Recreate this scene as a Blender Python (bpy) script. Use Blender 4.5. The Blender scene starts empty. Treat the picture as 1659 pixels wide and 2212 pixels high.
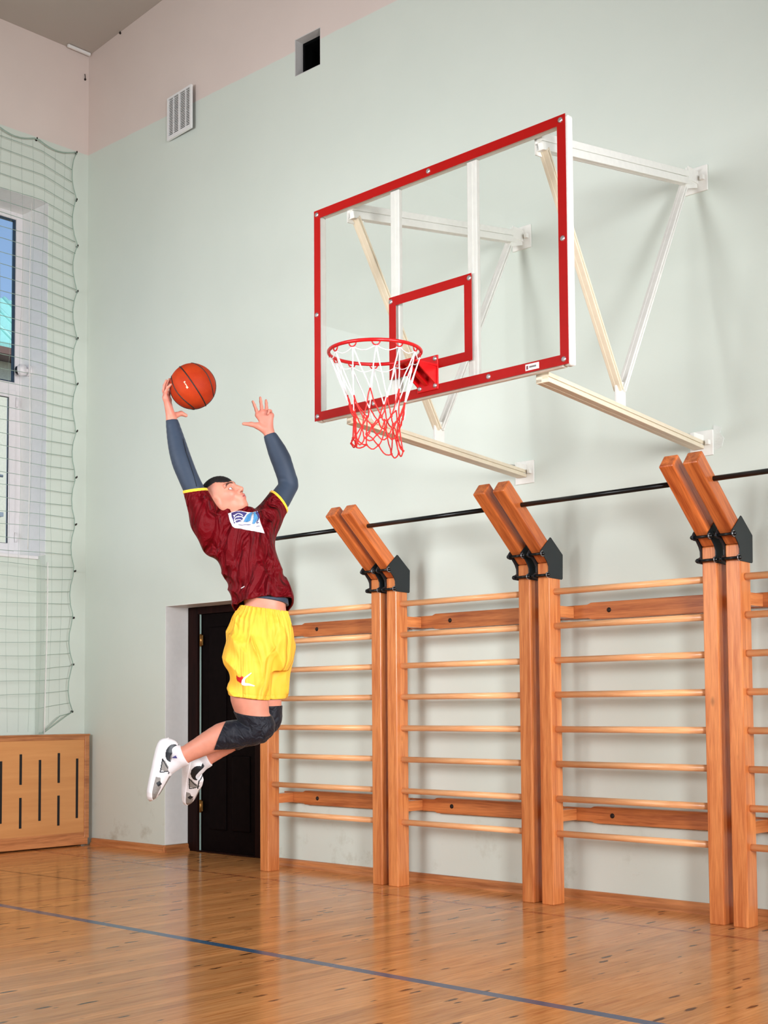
import bpy, bmesh, math, random
import numpy as np
from mathutils import Vector, Matrix

SC = bpy.context.scene
COL = SC.collection
RND = random.Random(7)

# ------------------------------------------------------------------ camera
FPX, SHIFT_PX = 2853.589, 258.0216
YAW, PITCH, ROLL = map(math.radians, (43.0884, 3.362, -0.3702))
CAM = Vector((10.6145, -7.1964, 1.2449))
_F = Vector((-math.sin(YAW), math.cos(YAW), 0)); _R = Vector((math.cos(YAW), math.sin(YAW), 0)); _U = Vector((0, 0, 1))
FW = _F * math.cos(PITCH) + _U * math.sin(PITCH)
_U2 = _U * math.cos(PITCH) - _F * math.sin(PITCH)
RT = _R * math.cos(ROLL) + _U2 * math.sin(ROLL)
UP = _U2 * math.cos(ROLL) - _R * math.sin(ROLL)
cd = bpy.data.cameras.new('camera')
cam = bpy.data.objects.new('camera', cd); COL.objects.link(cam)
M = Matrix((RT, UP, -FW)).transposed().to_4x4(); M.translation = CAM
cam.matrix_world = M
cd.sensor_fit = 'VERTICAL'; cd.sensor_height = 36.0; cd.sensor_width = 27.0
cd.lens = FPX / 2212 * 36.0
cd.shift_y = SHIFT_PX / 2212
cd.clip_end = 200
SC.camera = cam

# ------------------------------------------------------------------ light
SC.view_settings.view_transform = 'Standard'
SC.view_settings.look = 'None'
SC.view_settings.gamma = 1.0
SC.view_settings.use_curve_mapping = False
SC.view_settings.exposure = -0.22
w = bpy.data.worlds.new('world'); SC.world = w; w.use_nodes = True
nt = w.node_tree; nt.nodes.clear()
wo = nt.nodes.new('ShaderNodeOutputWorld'); bg = nt.nodes.new('ShaderNodeBackground'); sk = nt.nodes.new('ShaderNodeTexSky')
sk.sky_type = 'NISHITA'; sk.sun_disc = False; sk.sun_elevation = math.radians(48); sk.sun_rotation = math.radians(120)
bg.inputs['Strength'].default_value = 0.19
nt.links.new(sk.outputs[0], bg.inputs[0]); nt.links.new(bg.outputs[0], wo.inputs[0])

def area(name, loc, target, sx, sy, power, col=(1, 1, 1), spread=180):
    l = bpy.data.lights.new(name, 'AREA'); l.shape = 'RECTANGLE'; l.size = sx; l.size_y = sy; l.energy = power; l.color = col
    l.spread = math.radians(spread)
    o = bpy.data.objects.new(name, l); COL.objects.link(o); o.location = loc
    o.rotation_euler = (Vector(target) - Vector(loc)).to_track_quat('-Z', 'Y').to_euler()
    return o
# daylight coming in through the windows of the far sides of the hall (behind the photographer), plus one added floor fill
DAY = (0.98, 0.98, 1.03)
area('daylight_and_fill_back', (4.2, -9.75, 3.2), (3.7, 0, 3.7), 3.4, 2.6, 146, DAY, 70)
area('daylight_end', (13.85, -6.6, 2.8), (4.6, -1.6, 2.7), 2.2, 2.6, 260, DAY, 84)
area('daylight_end', (13.85, -2.8, 2.4), (3.0, -2.4, 2.0), 1.6, 2.0, 105, DAY, 66)
area('daylight_and_fill_back', (7.6, -9.75, 2.7), (6.6, -3.4, 0), 2.4, 2.0, 42, DAY, 84)  # added fill lamp aimed down to brighten the near floor
area('daylight_left', (-0.05, -6.6, 4.0), (10, -6.6, 3.0), 2.4, 3.0, 30, (0.90, 0.97, 1.08))
sun = bpy.data.lights.new('sun', 'SUN'); sun.energy = 3.6; sun.angle = math.radians(.6); sun.color = (1, .96, .88)
so = bpy.data.objects.new('sun', sun); COL.objects.link(so); so.rotation_euler = Vector((-.62, .25, -.74)).to_track_quat('-Z', 'Y').to_euler()

# ------------------------------------------------------------------ helpers
def tag(o, label=None, cat=None, group=None, kind=None):
    if label: o['label'] = label
    if cat: o['category'] = cat
    if group: o['group'] = group
    if kind: o['kind'] = kind
    return o

def empty(name, loc, label=None, cat=None, group=None):
    o = bpy.data.objects.new(name, None); COL.objects.link(o); o.location = loc; o.empty_display_size = .1
    return tag(o, label, cat, group)

class MB:
    """collects shapes given in world coordinates, then links them as one mesh object"""
    def __init__(s): s.b = bmesh.new(); s.mi = 0
    def _f(s, vs, idx):
        out = []
        for f in idx:
            try:
                ff = s.b.faces.new([vs[i] for i in f]); ff.material_index = s.mi; out.append(ff)
            except ValueError: pass
        return out
    def box(s, lo, hi, bev=0.0, seg=2):
        x0, y0, z0 = lo; x1, y1, z1 = hi
        return s.hexa([(x0,y0,z0),(x1,y0,z0),(x1,y1,z0),(x0,y1,z0),(x0,y0,z1),(x1,y0,z1),(x1,y1,z1),(x0,y1,z1)], bev, seg)
    def hexa(s, P, bev=0.0, seg=2):
        vs = [s.b.verts.new(p) for p in P]
        fs = s._f(vs, [(0,3,2,1),(4,5,6,7),(0,1,5,4),(1,2,6,5),(2,3,7,6),(3,0,4,7)])
        if bev:
            es = list({e for f in fs for e in f.edges})
            bmesh.ops.bevel(s.b, geom=es, offset=bev, segments=seg, affect='EDGES', profile=.5)
        return s
    def prism(s, poly, d, bev=0.0):
        """polygon (list of 3D points) extruded along vector d"""
        d = Vector(d); n = len(poly)
        a = [s.b.verts.new(Vector(p)) for p in poly]; c = [s.b.verts.new(Vector(p) + d) for p in poly]
        fs = s._f(a, [tuple(range(n))[::-1]]) + s._f(c, [tuple(range(n))])
        al = a + c
        fs += s._f(al, [(i, (i+1) % n, n + (i+1) % n, n + i) for i in range(n)])
        bmesh.ops.recalc_face_normals(s.b, faces=fs)
        if bev:
            es = list({e for f in fs for e in f.edges})
            bmesh.ops.bevel(s.b, geom=es, offset=bev, segments=2, affect='EDGES', profile=.5)
        return s
    def tube(s, pts, r, n=8, closed=False, caps=True):
        pts = [Vector(p) for p in pts]; m = len(pts)
        rs = r if isinstance(r, (list, tuple)) else [r] * m
        rings = []; prev = None
        for i, p in enumerate(pts):
            if closed: t = pts[(i+1) % m] - pts[i-1]
            else: t = pts[min(i+1, m-1)] - pts[max(i-1, 0)]
            if t.length < 1e-9: t = Vector((0, 0, 1))
            t.normalize()
            if prev is None: up = t.orthogonal().normalized()
            else:
                up = prev - t * prev.dot(t)
                up = up.normalized() if up.length > 1e-6 else t.orthogonal().normalized()
            prev = up; bn = t.cross(up)
            rings.append([s.b.verts.new(p + (up * math.cos(2*math.pi*k/n) + bn * math.sin(2*math.pi*k/n)) * rs[i]) for k in range(n)])
        for i in range(m if closed else m - 1):
            A, B = rings[i], rings[(i+1) % m]
            off = 0
            if closed and i == m - 1:
                off = min(range(n), key=lambda o: (A[0].co - B[o].co).length)
            for k in range(n):
                try:
                    f = s.b.faces.new((A[k], A[(k+1) % n], B[(k+1+off) % n], B[(k+off) % n])); f.smooth = True; f.material_index = s.mi
                except ValueError: pass
        if caps and not closed:
            for R_ in (rings[0][::-1], rings[-1]):
                try: s.b.faces.new(R_).material_index = s.mi
                except ValueError: pass
        return s
    def ball(s, c, r, seg=16, rings=10, sc=(1, 1, 1), rot=None):
        m = Matrix.Translation(Vector(c))
        if rot is not None: m = m @ rot.to_4x4()
        m = m @ Matrix.Diagonal((r*sc[0], r*sc[1], r*sc[2], 1))
        res = bmesh.ops.create_uvsphere(s.b, u_segments=seg, v_segments=rings, radius=1, matrix=m)
        for v in res['verts']:
            for f in v.link_faces: f.smooth = True; f.material_index = s.mi
        return s
    def disc(s, c, ax, r, h, n=16, bev=0):
        c = Vector(c); ax = Vector(ax).normalized()
        return s.tube([c, c + ax * h * .8, c + ax * h], [r, r, r * .8], n)
    def build(s, name, mats, parent=None, smooth=False):
        bmesh.ops.recalc_face_normals(s.b, faces=s.b.faces)
        off = Vector(parent_loc(parent)) if parent else Vector((0, 0, 0))
        me = bpy.data.meshes.new(name)
        if off.length: bmesh.ops.translate(s.b, verts=s.b.verts, vec=-off)
        if smooth:
            for f in s.b.faces: f.smooth = True
        s.b.to_mesh(me); s.b.free()
        for m in (mats if isinstance(mats, (list, tuple)) else [mats]): me.materials.append(m)
        o = bpy.data.objects.new(name, me); COL.objects.link(o)
        if parent: o.parent = parent
        return o

def parent_loc(p):
    v = Vector((0, 0, 0))
    while p is not None:
        v += p.location; p = p.parent
    return v

def struct(name, mb, mats, parent=None, label=None):
    o = mb.build(name, mats, parent)
    if parent is None: o['kind'] = 'structure'
    return tag(o, label)

# ------------------------------------------------------------------ materials
def srgb(r, g, b):
    f = lambda c: c/12.92 if c <= .04045 else ((c + .055) / 1.055) ** 2.4
    return (f(r/255), f(g/255), f(b/255), 1)

def base_mat(name, col, rough=.5, metal=0.0, coat=0.0, spec=.5):
    m = bpy.data.materials.new(name); m.use_nodes = True
    p = m.node_tree.nodes['Principled BSDF']
    p.inputs['Base Color'].default_value = col; p.inputs['Roughness'].default_value = rough; p.inputs['Metallic'].default_value = metal
    p.inputs['Coat Weight'].default_value = coat; p.inputs['Specular IOR Level'].default_value = spec
    return m, m.node_tree, p

def N(nt, t, **kw):
    n = nt.nodes.new(t)
    for k, v in kw.items():
        if k in n.inputs: n.inputs[k].default_value = v
        else: setattr(n, k, v)
    return n

def ramp(nt, fac, stops):
    r = nt.nodes.new('ShaderNodeValToRGB'); el = r.color_ramp.elements
    el[0].position, el[0].color = stops[0]
    el[1].position, el[1].color = stops[-1]
    for p, c in stops[1:-1]:
        e = el.new(p); e.color = c
    nt.links.new(fac, r.inputs[0]); return r.outputs[0]

def mixc(nt, fac, a, b, mode='MIX'):
    m = nt.nodes.new('ShaderNodeMix'); m.data_type = 'RGBA'; m.blend_type = mode
    for i, v in ((0, fac), (6, a), (7, b)):
        if hasattr(v, 'links'): nt.links.new(v, m.inputs[i])
        else: m.inputs[i].default_value = v
    return m.outputs[2]

def plain(name, col, rough=.5, metal=0.0, coat=0.0, bump=0.0, bscale=200, var=.06, spec=.5):
    m, nt, p = base_mat(name, col, rough, metal, coat, spec)
    tc = N(nt, 'ShaderNodeTexCoord')
    nz = N(nt, 'ShaderNodeTexNoise', Scale=bscale * .12, Detail=3.0)
    nt.links.new(tc.outputs['Object'], nz.inputs['Vector'])
    dark = tuple(c * (1 - var) for c in col[:3]) + (1,)
    lite = tuple(min(1, c * (1 + var)) for c in col[:3]) + (1,)
    nt.links.new(ramp(nt, nz.outputs['Fac'], [(.3, dark), (.7, lite)]), p.inputs['Base Color'])
    if bump:
        n2 = N(nt, 'ShaderNodeTexNoise', Scale=bscale, Detail=2.0); nt.links.new(tc.outputs['Object'], n2.inputs['Vector'])
        b = N(nt, 'ShaderNodeBump', Strength=bump, Distance=.004); nt.links.new(n2.outputs['Fac'], b.inputs['Height']); nt.links.new(b.outputs[0], p.inputs['Normal'])
    return m

def wood(name, light, dark, axis, rough=.32, knots=.5, grain=26, coat=.25, spec=.5, tilt=0.0):
    m, nt, p = base_mat(name, light, rough, 0, coat, spec)
    p.inputs['Coat Roughness'].default_value = .2
    tc = N(nt, 'ShaderNodeTexCoord'); oi = N(nt, 'ShaderNodeObjectInfo')
    off = N(nt, 'ShaderNodeVectorMath', operation='SCALE'); 
    cx = N(nt, 'ShaderNodeCombineXYZ'); 
    for i in range(3): nt.links.new(oi.outputs['Random'], cx.inputs[i])
    nt.links.new(cx.outputs[0], off.inputs[0]); off.inputs['Scale'].default_value = 17.0
    add = N(nt, 'ShaderNodeVectorMath', operation='ADD')
    nt.links.new(tc.outputs['Object'], add.inputs[0]); nt.links.new(off.outputs[0], add.inputs[1])
    if tilt:
        ro = N(nt, 'ShaderNodeMapping'); ro.inputs['Rotation'].default_value = (tilt, 0, 0); nt.links.new(add.outputs[0], ro.inputs['Vector']); add = ro
    mp = N(nt, 'ShaderNodeMapping'); nt.links.new(add.outputs[0], mp.inputs['Vector'])
    sc = [1.0, 1.0, 1.0]; sc[axis] = .06; mp.inputs['Scale'].default_value = sc
    n1 = N(nt, 'ShaderNodeTexNoise', Scale=grain, Detail=5.0, Roughness=.6, Distortion=.6); nt.links.new(mp.outputs[0], n1.inputs['Vector'])
    n2 = N(nt, 'ShaderNodeTexNoise', Scale=grain * 5, Detail=2.0); nt.links.new(mp.outputs[0], n2.inputs['Vector'])
    mid = tuple((a + b) / 2 for a, b in zip(light, dark))
    c1 = ramp(nt, n1.outputs['Fac'], [(.32, dark), (.47, mid), (.6, light)])
    c2 = mixc(nt, .28, c1, ramp(nt, n2.outputs['Fac'], [(.35, dark), (.65, light)]))
    mp2 = N(nt, 'ShaderNodeMapping'); nt.links.new(add.outputs[0], mp2.inputs['Vector'])
    s2 = [1.0, 1.0, 1.0]; s2[axis] = .5; mp2.inputs['Scale'].default_value = s2
    vo = N(nt, 'ShaderNodeTexVoronoi', Scale=4.2); vo.inputs['Randomness'].default_value = 1.0
    nt.links.new(mp2.outputs[0], vo.inputs['Vector'])
    kn = ramp(nt, vo.outputs['Distance'], [(.02, (knots,) * 3 + (1,)), (.075, (0, 0, 0, 1))])
    c3 = mixc(nt, kn, c2, tuple(c * .18 for c in dark[:3]) + (1,))
    hs = N(nt, 'ShaderNodeHueSaturation'); mr = N(nt, 'ShaderNodeMapRange'); mr.inputs[3].default_value = .86; mr.inputs[4].default_value = 1.1
    nt.links.new(oi.outputs['Random'], mr.inputs[0]); nt.links.new(mr.outputs[0], hs.inputs['Value']); nt.links.new(c3, hs.inputs['Color'])
    nt.links.new(hs.outputs[0], p.inputs['Base Color'])
    b = N(nt, 'ShaderNodeBump', Strength=.12, Distance=.003); nt.links.new(n2.outputs['Fac'], b.inputs['Height']); nt.links.new(b.outputs[0], p.inputs['Normal'])
    return m

WL, WD = srgb(226, 146, 84), srgb(178, 92, 42)
wood_x = wood('pine_along_x', WL, WD, 0); wood_y = wood('pine_along_y', WL, WD, 1); wood_z = wood('pine_along_z', WL, WD, 2)
arm_m = wood('shade_toned_pine', srgb(216, 122, 62), srgb(146, 60, 24), 2, tilt=-.8465)  # pine of the uprights, darkened and reddened to paint in the arms' underside shade
rung_m = wood('pale_beech', srgb(244, 188, 134), srgb(220, 152, 98), 0, .4, 0.0, 40)
rail_m = wood('brown_pine', srgb(200, 122, 64), srgb(138, 66, 28), 0, .4, .9)
trim_x = wood('skirting_x', srgb(206, 138, 84), srgb(150, 88, 46), 0, .45, .2); trim_y = wood('skirting_y', srgb(206, 138, 84), srgb(150, 88, 46), 1, .45, .2)
ply_m = wood('plywood', srgb(222, 158, 94), srgb(208, 142, 80), 1, .55, .1, 7, .05)
white_paint = plain('white_paint', srgb(236, 238, 234), .45, var=.02)
white_steel = plain('white_enamel', srgb(232, 232, 224), .35, var=.03)
cream_steel = plain('cream_enamel', srgb(222, 210, 184), .4, var=.03)
black_steel = plain('black_powder_coat', srgb(16, 24, 28), .45)
black_rod = plain('black_steel', srgb(14, 18, 20), .3, 0.3)
chrome = plain('zinc_bolt', srgb(205, 205, 205), .3, .8)
dark_bolt = plain('dark_bolt', srgb(40, 30, 26), .5, .5)
red_m = plain('red_paint', srgb(166, 14, 10), .35, var=.04, spec=.3)
rim_red = plain('red_enamel', srgb(200, 18, 22), .3, var=.04)
door_m = plain('dark_wenge', srgb(12, 6, 6), .65, var=.3, spec=.05)
door_frame_m = wood('dark_mahogany', srgb(34, 13, 9), srgb(14, 5, 4), 2, .6, 0, 26, 0.0, .08)
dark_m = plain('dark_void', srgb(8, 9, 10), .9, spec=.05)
grey_plaster = plain('raw_plaster', srgb(196, 196, 192), .9, bump=.3, bscale=60)
pvc = plain('white_pvc', srgb(232, 230, 230), .35, var=.02)
vent_m = plain('vent_plastic', srgb(232, 234, 232), .4, var=.02)
slot_m = plain('slot_black', srgb(14, 12, 12), .8)
brass = plain('brass', srgb(150, 112, 60), .35, .8)
cord_m = plain('net_cord', srgb(150, 172, 158), .8)
cord_w = plain('white_cord', srgb(226, 226, 220), .8)
netw_m = plain('white_net_cord', srgb(240, 240, 238), .7)
netr_m = plain('red_net_cord', srgb(222, 40, 34), .6)

def two_tone(name, hp=6.6155, stain=True):
    m, nt, p = base_mat(name, (1, 1, 1, 1), .7, spec=.25)
    tc = N(nt, 'ShaderNodeTexCoord'); sp = N(nt, 'ShaderNodeSeparateXYZ'); nt.links.new(tc.outputs['Object'], sp.inputs[0])
    n0 = N(nt, 'ShaderNodeTexNoise', Scale=6.0, Detail=3.0); nt.links.new(tc.outputs['Object'], n0.inputs['Vector'])
    ma = N(nt, 'ShaderNodeMath', operation='MULTIPLY_ADD'); nt.links.new(n0.outputs['Fac'], ma.inputs[0]); ma.inputs[1].default_value = .012; nt.links.new(sp.outputs['Z'], ma.inputs[2])
    mr = N(nt, 'ShaderNodeMapRange'); mr.inputs[1].default_value = hp + .002; mr.inputs[2].default_value = hp + .014; nt.links.new(ma.outputs[0], mr.inputs[0])
    n1 = N(nt, 'ShaderNodeTexNoise', Scale=.8, Detail=4.0, Roughness=.6); nt.links.new(tc.outputs['Object'], n1.inputs['Vector'])
    gr = ramp(nt, n1.outputs['Fac'], [(.3, GREEN_D), (.7, GREEN_L)])
    pk = ramp(nt, n1.outputs['Fac'], [(.3, PINK_D), (.7, PINK_L)])
    c = mixc(nt, mr.outputs[0], gr, pk)
    if stain:
        n2 = N(nt, 'ShaderNodeTexNoise', Scale=3.4, Detail=6.0, Roughness=.68); nt.links.new(tc.outputs['Object'], n2.inputs['Vector'])
        st = ramp(nt, n2.outputs['Fac'], [(.55, (0, 0, 0, 1)), (.72, (1, 1, 1, 1))])
        zl = N(nt, 'ShaderNodeMapRange'); zl.inputs[1].default_value = .75; zl.inputs[2].default_value = .1; zl.inputs[3].default_value = 0; zl.inputs[4].default_value = .5; nt.links.new(sp.outputs['Z'], zl.inputs[0])
        mu = N(nt, 'ShaderNodeMath', operation='MULTIPLY'); nt.links.new(st, mu.inputs[0]); nt.links.new(zl.outputs[0], mu.inputs[1])
        c = mixc(nt, mu.outputs[0], c, srgb(150, 146, 118))
    nt.links.new(c, p.inputs['Base Color'])
    n3 = N(nt, 'ShaderNodeTexNoise', Scale=26.0, Detail=3.0); nt.links.new(tc.outputs['Object'], n3.inputs['Vector'])
    b = N(nt, 'ShaderNodeBump', Strength=.06, Distance=.01); nt.links.new(n3.outputs['Fac'], b.inputs['Height']); nt.links.new(b.outputs[0], p.inputs['Normal'])
    return m
GREEN_D, GREEN_L = srgb(207, 217, 206), srgb(213, 222, 211)
PINK_D, PINK_L = srgb(216, 203, 194), srgb(222, 209, 200)
wall_m = two_tone('two_tone_wall')
ceil_m = plain('ceiling_paint', srgb(178, 170, 160), .9, var=.02, bscale=8)

def floor_mat():
    m, nt, p = base_mat('varnished_pine_boards', (1, 1, 1, 1), .16, spec=.4)
    p.inputs['IOR'].default_value = 1.31
    L = nt.links
    tc = N(nt, 'ShaderNodeTexCoord'); sp = N(nt, 'ShaderNodeSeparateXYZ'); L.new(tc.outputs['Object'], sp.inputs[0])
    def math_(op, a, b=None, c=None):
        n = N(nt, 'ShaderNodeMath', operation=op)
        for i, v in enumerate((a, b, c)):
            if v is None: continue
            if hasattr(v, 'links'): L.new(v, n.inputs[i])
            else: n.inputs[i].default_value = v
        return n.outputs[0]
    PW = .085
    bx = math_('DIVIDE', sp.outputs['X'], PW)
    bi = math_('FLOOR', bx); bf = math_('FRACT', bx)
    wn = N(nt, 'ShaderNodeTexWhiteNoise', noise_dimensions='1D'); L.new(bi, wn.inputs['W'])
    yo = math_('MULTIPLY_ADD', wn.outputs['Value'], 9.0, sp.outputs['Y'])
    cv = N(nt, 'ShaderNodeCombineXYZ'); L.new(sp.outputs['X'], cv.inputs[0]); L.new(yo, cv.inputs[1]); L.new(bi, cv.inputs[2])
    mp = N(nt, 'ShaderNodeMapping'); mp.inputs['Scale'].default_value = (1, .07, 1); L.new(cv.outputs[0], mp.inputs['Vector'])
    n1 = N(nt, 'ShaderNodeTexNoise', Scale=42.0, Detail=5.0, Roughness=.65, Distortion=.5); L.new(mp.outputs[0], n1.inputs['Vector'])
    c1 = ramp(nt, n1.outputs['Fac'], [(.28, srgb(178, 108, 58)), (.48, srgb(212, 146, 86)), (.68, srgb(228, 164, 102))])
    hs = N(nt, 'ShaderNodeHueSaturation'); mr = N(nt, 'ShaderNodeMapRange'); mr.inputs[3].default_value = .82; mr.inputs[4].default_value = 1.14
    L.new(wn.outputs['Value'], mr.inputs[0]); L.new(mr.outputs[0], hs.inputs['Value']); L.new(c1, hs.inputs['Color'])
    # knots, one board at a time
    cv2 = N(nt, 'ShaderNodeCombineXYZ'); L.new(math_('MULTIPLY', bx, 1.5), cv2.inputs[0]); L.new(math_('MULTIPLY', yo, 4.6), cv2.inputs[1]); L.new(bi, cv2.inputs[2])
    nw = N(nt, 'ShaderNodeTexNoise', Scale=5.0, Detail=3.0); L.new(cv2.outputs[0], nw.inputs['Vector'])
    cv3 = N(nt, 'ShaderNodeVectorMath', operation='ADD'); L.new(cv2.outputs[0], cv3.inputs[0])
    ns = N(nt, 'ShaderNodeVectorMath', operation='SCALE'); ns.inputs['Scale'].default_value = .25; L.new(nw.outputs['Color'], ns.inputs[0]); L.new(ns.outputs[0], cv3.inputs[1])
    vo = N(nt, 'ShaderNodeTexVoronoi', Scale=1.0); L.new(cv3.outputs[0], vo.inputs['Vector'])
    sel = N(nt, 'ShaderNodeSeparateColor'); L.new(vo.outputs['Color'], sel.inputs[0])
    size = math_('MULTIPLY', math_('POWER', sel.outputs[0], 1.7), .27)
    kn = math_('LESS_THAN', vo.outputs['Distance'], size)
    ks = N(nt, 'ShaderNodeMapRange'); L.new(math_('SUBTRACT', size, vo.outputs['Distance']), ks.inputs[0]); ks.inputs[1].default_value = -.03; ks.inputs[2].default_value = .05; ks.inputs[4].default_value = .96
    c2 = mixc(nt, ks.outputs[0], hs.outputs[0], srgb(58, 26, 12))
    # seams
    se = math_('LESS_THAN', math_('ABSOLUTE', math_('SUBTRACT', bf, .5)), .478)
    c3 = mixc(nt, se, srgb(196, 134, 82), c2)
    # painted court lines
    def band(coord, c, h):
        return math_('LESS_THAN', math_('ABSOLUTE', math_('SUBTRACT', coord, c)), h)
    wear = N(nt, 'ShaderNodeTexNoise', Scale=14.0, Detail=5.0); L.new(tc.outputs['Object'], wear.inputs['Vector'])
    wr = ramp(nt, wear.outputs['Fac'], [(.35, (.35, .35, .35, 1)), (.62, (1, 1, 1, 1))])
    X, Y = sp.outputs['X'], sp.outputs['Y']
    red = math_('MULTIPLY', band(Y, -.63, .024), .6)
    red2 = math_('MULTIPLY', math_('MULTIPLY', band(X, 2.96, .03), math_('MULTIPLY', math_('LESS_THAN', Y, -.61), math_('GREATER_THAN', Y, -2.63))), .5)
    c4 = mixc(nt, math_('MULTIPLY', red, wr), c3, srgb(128, 22, 16))
    c4 = mixc(nt, math_('MULTIPLY', red2, wr), c4, srgb(130, 46, 34))
    dk = math_('MULTIPLY', math_('MULTIPLY', band(math_('MULTIPLY_ADD', X, -.06, Y), -1.70, .014), math_('LESS_THAN', X, 2.33)), .85)
    c4 = mixc(nt, dk, c4, srgb(40, 28, 22))
    blue = math_('MULTIPLY', band(Y, -2.615, .032), .93)
    c5 = mixc(nt, blue, c4, srgb(26, 92, 130))
    L.new(c5, p.inputs['Base Color'])
    b = N(nt, 'ShaderNodeBump', Strength=.1, Distance=.004); L.new(se, b.inputs['Height'])
    n5 = N(nt, 'ShaderNodeTexNoise', Scale=3.0, Detail=2.0); L.new(mp.outputs[0], n5.inputs['Vector'])
    b2 = N(nt, 'ShaderNodeBump', Strength=.10, Distance=.01); L.new(n5.outputs['Fac'], b2.inputs['Height']); L.new(b.outputs[0], b2.inputs['Normal']); L.new(b2.outputs[0], p.inputs['Normal'])
    return m
floor_m = floor_mat()

def glass_mat(name, tint=(1, 1, 1, 1), refl=1.0):
    m = bpy.data.materials.new(name); m.use_nodes = True; nt = m.node_tree; nt.nodes.clear()
    o = N(nt, 'ShaderNodeOutputMaterial'); mx = N(nt, 'ShaderNodeMixShader'); tr = N(nt, 'ShaderNodeBsdfTransparent'); gl = N(nt, 'ShaderNodeBsdfGlossy'); fr = N(nt, 'ShaderNodeLayerWeight')
    tr.inputs[0].default_value = tint; gl.inputs['Roughness'].default_value = .02
    ml = N(nt, 'ShaderNodeMath', operation='MULTIPLY'); ml.inputs[1].default_value = refl
    pw = N(nt, 'ShaderNodeMath', operation='POWER'); pw.inputs[1].default_value = 4.0; nt.links.new(fr.outputs['Facing'], pw.inputs[0])
    ma = N(nt, 'ShaderNodeMath', operation='MULTIPLY_ADD'); nt.links.new(pw.outputs[0], ma.inputs[0]); ma.inputs[1].default_value = .7; ma.inputs[2].default_value = .035
    nt.links.new(ma.outputs[0], ml.inputs[0]); nt.links.new(ml.outputs[0], mx.inputs[0])
    nt.links.new(tr.outputs[0], mx.inputs[1]); nt.links.new(gl.outputs[0], mx.inputs[2]); nt.links.new(mx.outputs[0], o.inputs[0])
    return m
acrylic = glass_mat('clear_acrylic', (.985, .99, .985, 1), .8)
pane_m = glass_mat('window_glass', (.95, .98, 1, 1), .7)

# ------------------------------------------------------------------ room shell
XE, YB, ZC = 14.0, -9.85, 7.62
fl = MB(); fl.box((-.5, YB - .3, -.12), (XE + .3, .5, 0)); struct('floor', fl, floor_m)
ce = MB()
ce.prism([(-.4, .5, 7.57), (3.2, .5, 7.93), (XE + .3, .5, 7.93), (XE + .3, .5, 8.1), (-.4, .5, 8.1)], (0, YB - .8, 0))
struct('ceiling', ce, ceil_m)
# long wall with the door recess and the air duct hole
HX0, HX1, HZ0, HZ1 = 2.927, 3.226, 6.404, 6.716
DX0, DX1, DZ = 1.235, 2.62, 2.168
wr_ = MB()
T = .45
wr_.box((-.45, 0, 0), (DX0, T, 8)); wr_.box((DX0, 0, DZ), (DX1, T, 8 if False else HZ0))
wr_.box((DX1, 0, 0), (XE, T, HZ0))
wr_.box((DX0, 0, HZ0), (HX0, T, 8)); wr_.box((HX1, 0, HZ0), (XE, T, 8)); wr_.box((HX0, 0, HZ1), (HX1, T, 8))
wr_.box((DX0, .40, 0), (DX1, T, DZ))
struct('wall_right', wr_, wall_m)
rv = MB()   # white-painted reveal of the door recess
rv.box((DX0 - .001, .002, .07), (DX0 + .004, .25, DZ)); rv.box((DX1 - .004, .002, 0), (DX1 + .001, .25, DZ)); rv.box((DX0 + .004, .002, DZ - .004), (DX1 - .004, .25, DZ + .001))
struct('trim_2', rv, white_paint)
# window wall
NY0, NY1, NZ1, SILL = -2.95, -.437, 6.03, 2.69
wl = MB()
wl.box((-.5, NY1, 0), (0, 0, 8)); wl.box((-.5, YB, 0), (0, NY0, 8)); wl.box((-.5, NY0, NZ1), (0, NY1, 8)); wl.box((-.5, NY0, 0), (-.15, NY1, SILL - .03))
struct('wall_left', wl, wall_m)
rv = MB()
rv.box((-.46, NY1 - .004, SILL), (-.001, NY1 + .001, NZ1)); rv.box((-.46, NY0, NZ1 - .004), (-.001, NY1 - .004, NZ1 + .001))
struct('trim_3', rv, white_paint)
far_m = plain('bounce_damping_paint', srgb(150, 132, 110), .8)  # made-up dark finish for the unseen walls, cuts bounced light
wb = MB(); wb.box((-.5, YB - .3, 0), (XE + .3, YB, 8)); struct('wall_back', wb, far_m)
we = MB(); we.box((XE, YB, 0), (XE + .3, .45, 8)); struct('wall_end', we, far_m)
tr = MB(); tr.box((.035, -.27, 7.585), (.06, -.02, 7.61), .002); struct('trim_1', tr, white_paint)

def skirting(name, p0, p1, nrm, m):
    """stepped wooden skirting between two floor points, nrm points into the room"""
    b = MB(); p0 = Vector(p0); p1 = Vector(p1); n = Vector(nrm)
    prof = [(0, 0), (.034, 0), (.034, .012), (.026, .024), (.02, .028), (.02, .052), (.012, .064), (0, .066)]
    b.prism([p0 + n * a + Vector((0, 0, z)) for a, z in prof], p1 - p0)
    return struct(name, b, m)
skirting('baseboard_right', (.15, 0, 0), (DX0, 0, 0), (0, -1, 0), trim_x)
skirting('baseboard_door', (DX0, -.001, 0), (DX0, .25, 0), (1, 0, 0), trim_y)
skirting('baseboard_bars', (DX1, 0, 0), (XE, 0, 0), (0, -1, 0), trim_x)

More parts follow.
